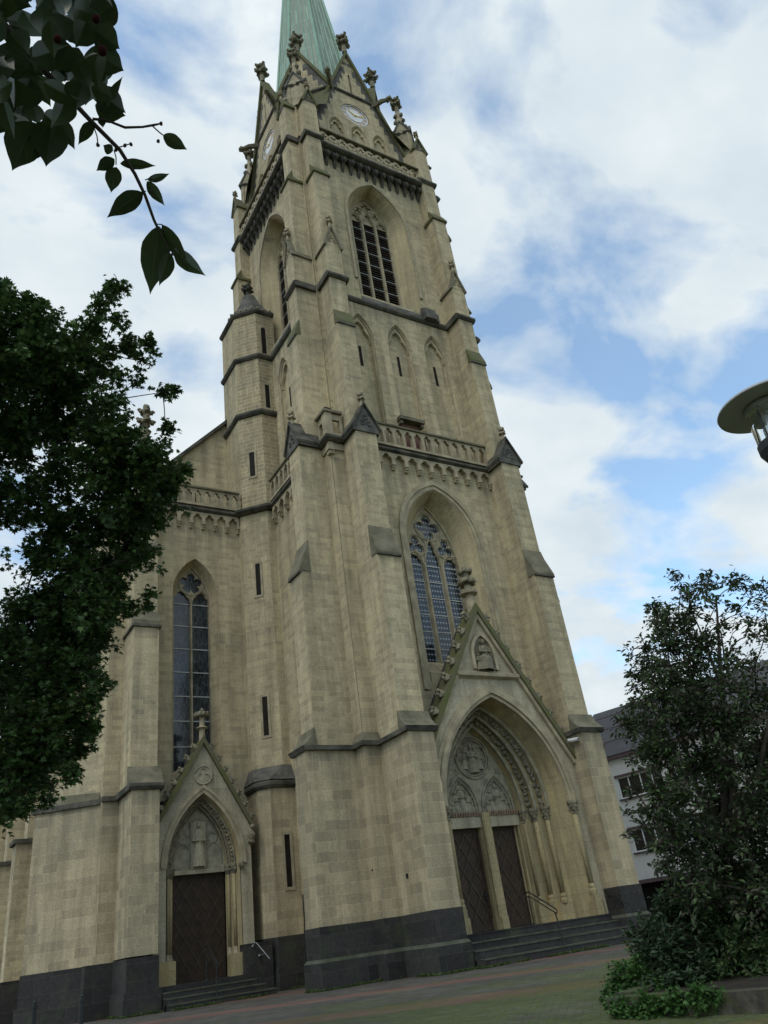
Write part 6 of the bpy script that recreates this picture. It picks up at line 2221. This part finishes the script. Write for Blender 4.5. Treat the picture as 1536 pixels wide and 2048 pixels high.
# the dense cluster nearer the limb
rc = random.Random(4)
stems = []
for i in range(190):
    x, y = rc.uniform(-90, 235), rc.uniform(-90, 300)
    e = ((x - 60) / 178.0) ** 2 + ((y - 80) / 185.0) ** 2
    if e > 1.0 or (x > 120 and y > 215):
        continue
    an = rc.gauss(1.15, 0.7)
    Ln = rc.uniform(48, 92)
    big_leaf(f, x - cos(an) * Ln * 0.45, y - sin(an) * Ln * 0.45, x + cos(an) * Ln * 0.5, y + sin(an) * Ln * 0.5, rc.uniform(26, 46), BD + rc.uniform(-0.16, 0.3), rc.uniform(-0.7, 0.7), rc.uniform(0.05, 0.35), rc.uniform(0.2, 0.6), rc.uniform(-0.04, 0.04))
for a_ in ((70, 245, 24, 342, 62), (110, 240, 92, 334, 60), (95, 250, 50, 330, 40), (120, 235, 150, 300, 26), (190, 60, 240, 98, 46), (200, 110, 248, 142, 44), (195, 180, 252, 226, 46), (150, 8, 200, 40, 50), (130, -10, 142, 12, 30)):
    big_leaf(f, *a_, tilt=rc.uniform(-0.3, 0.3))
DL = leaf_mat('dogwood_leaf', [(0.016, 0.03, 0.012), (0.03, 0.052, 0.018), (0.02, 0.038, 0.015)], 0.4, 0.14)
t_ = DL.node_tree
at_ = t_.nodes.new('ShaderNodeAttribute'); at_.attribute_name = 'vein'
mv = t_.nodes.new('ShaderNodeMixRGB'); mv.inputs[2].default_value = (0.06, 0.085, 0.035, 1)
rp = [n for n in t_.nodes if n.type == 'VALTORGB'][0]
mm = t_.nodes.new('ShaderNodeMath'); mm.operation = 'MULTIPLY'; mm.inputs[1].default_value = 0.6
t_.links.new(at_.outputs['Fac'], mm.inputs[0]); t_.links.new(mm.outputs[0], mv.inputs[0]); t_.links.new(rp.outputs[0], mv.inputs[1])
for n in t_.nodes:
    if n.type == 'BSDF_PRINCIPLED':
        t_.links.new(mv.outputs[0], n.inputs['Base Color'])
    elif n.type == 'BSDF_TRANSLUCENT':
        t_.links.new(mv.outputs[0], n.inputs[0])
cr = f.build('crown', DL, dog, True)
va = cr.data.attributes.new('vein', 'FLOAT', 'POINT')
va.data.foreach_set('value', VEIN)
f = MB()
for u, v, s in ((192, 38, 6), (115, 78, 6), (205, 102, 7)):
    p = at(u, v, BD - 0.17); r = s * BD / FPX
    f.blob(tuple(p), r, r, r * 1.25, 2)
    q = at(u - 12, v - 28, BD - 0.05); f.tube([p, q], 0.0009, 4)
f.build('berry', simple('red_berry', (0.03, 0.006, 0.007), (0.018, 0.005, 0.005), 30, 0.9, spec=0.05), dog, True, split=True)
settle(dog)
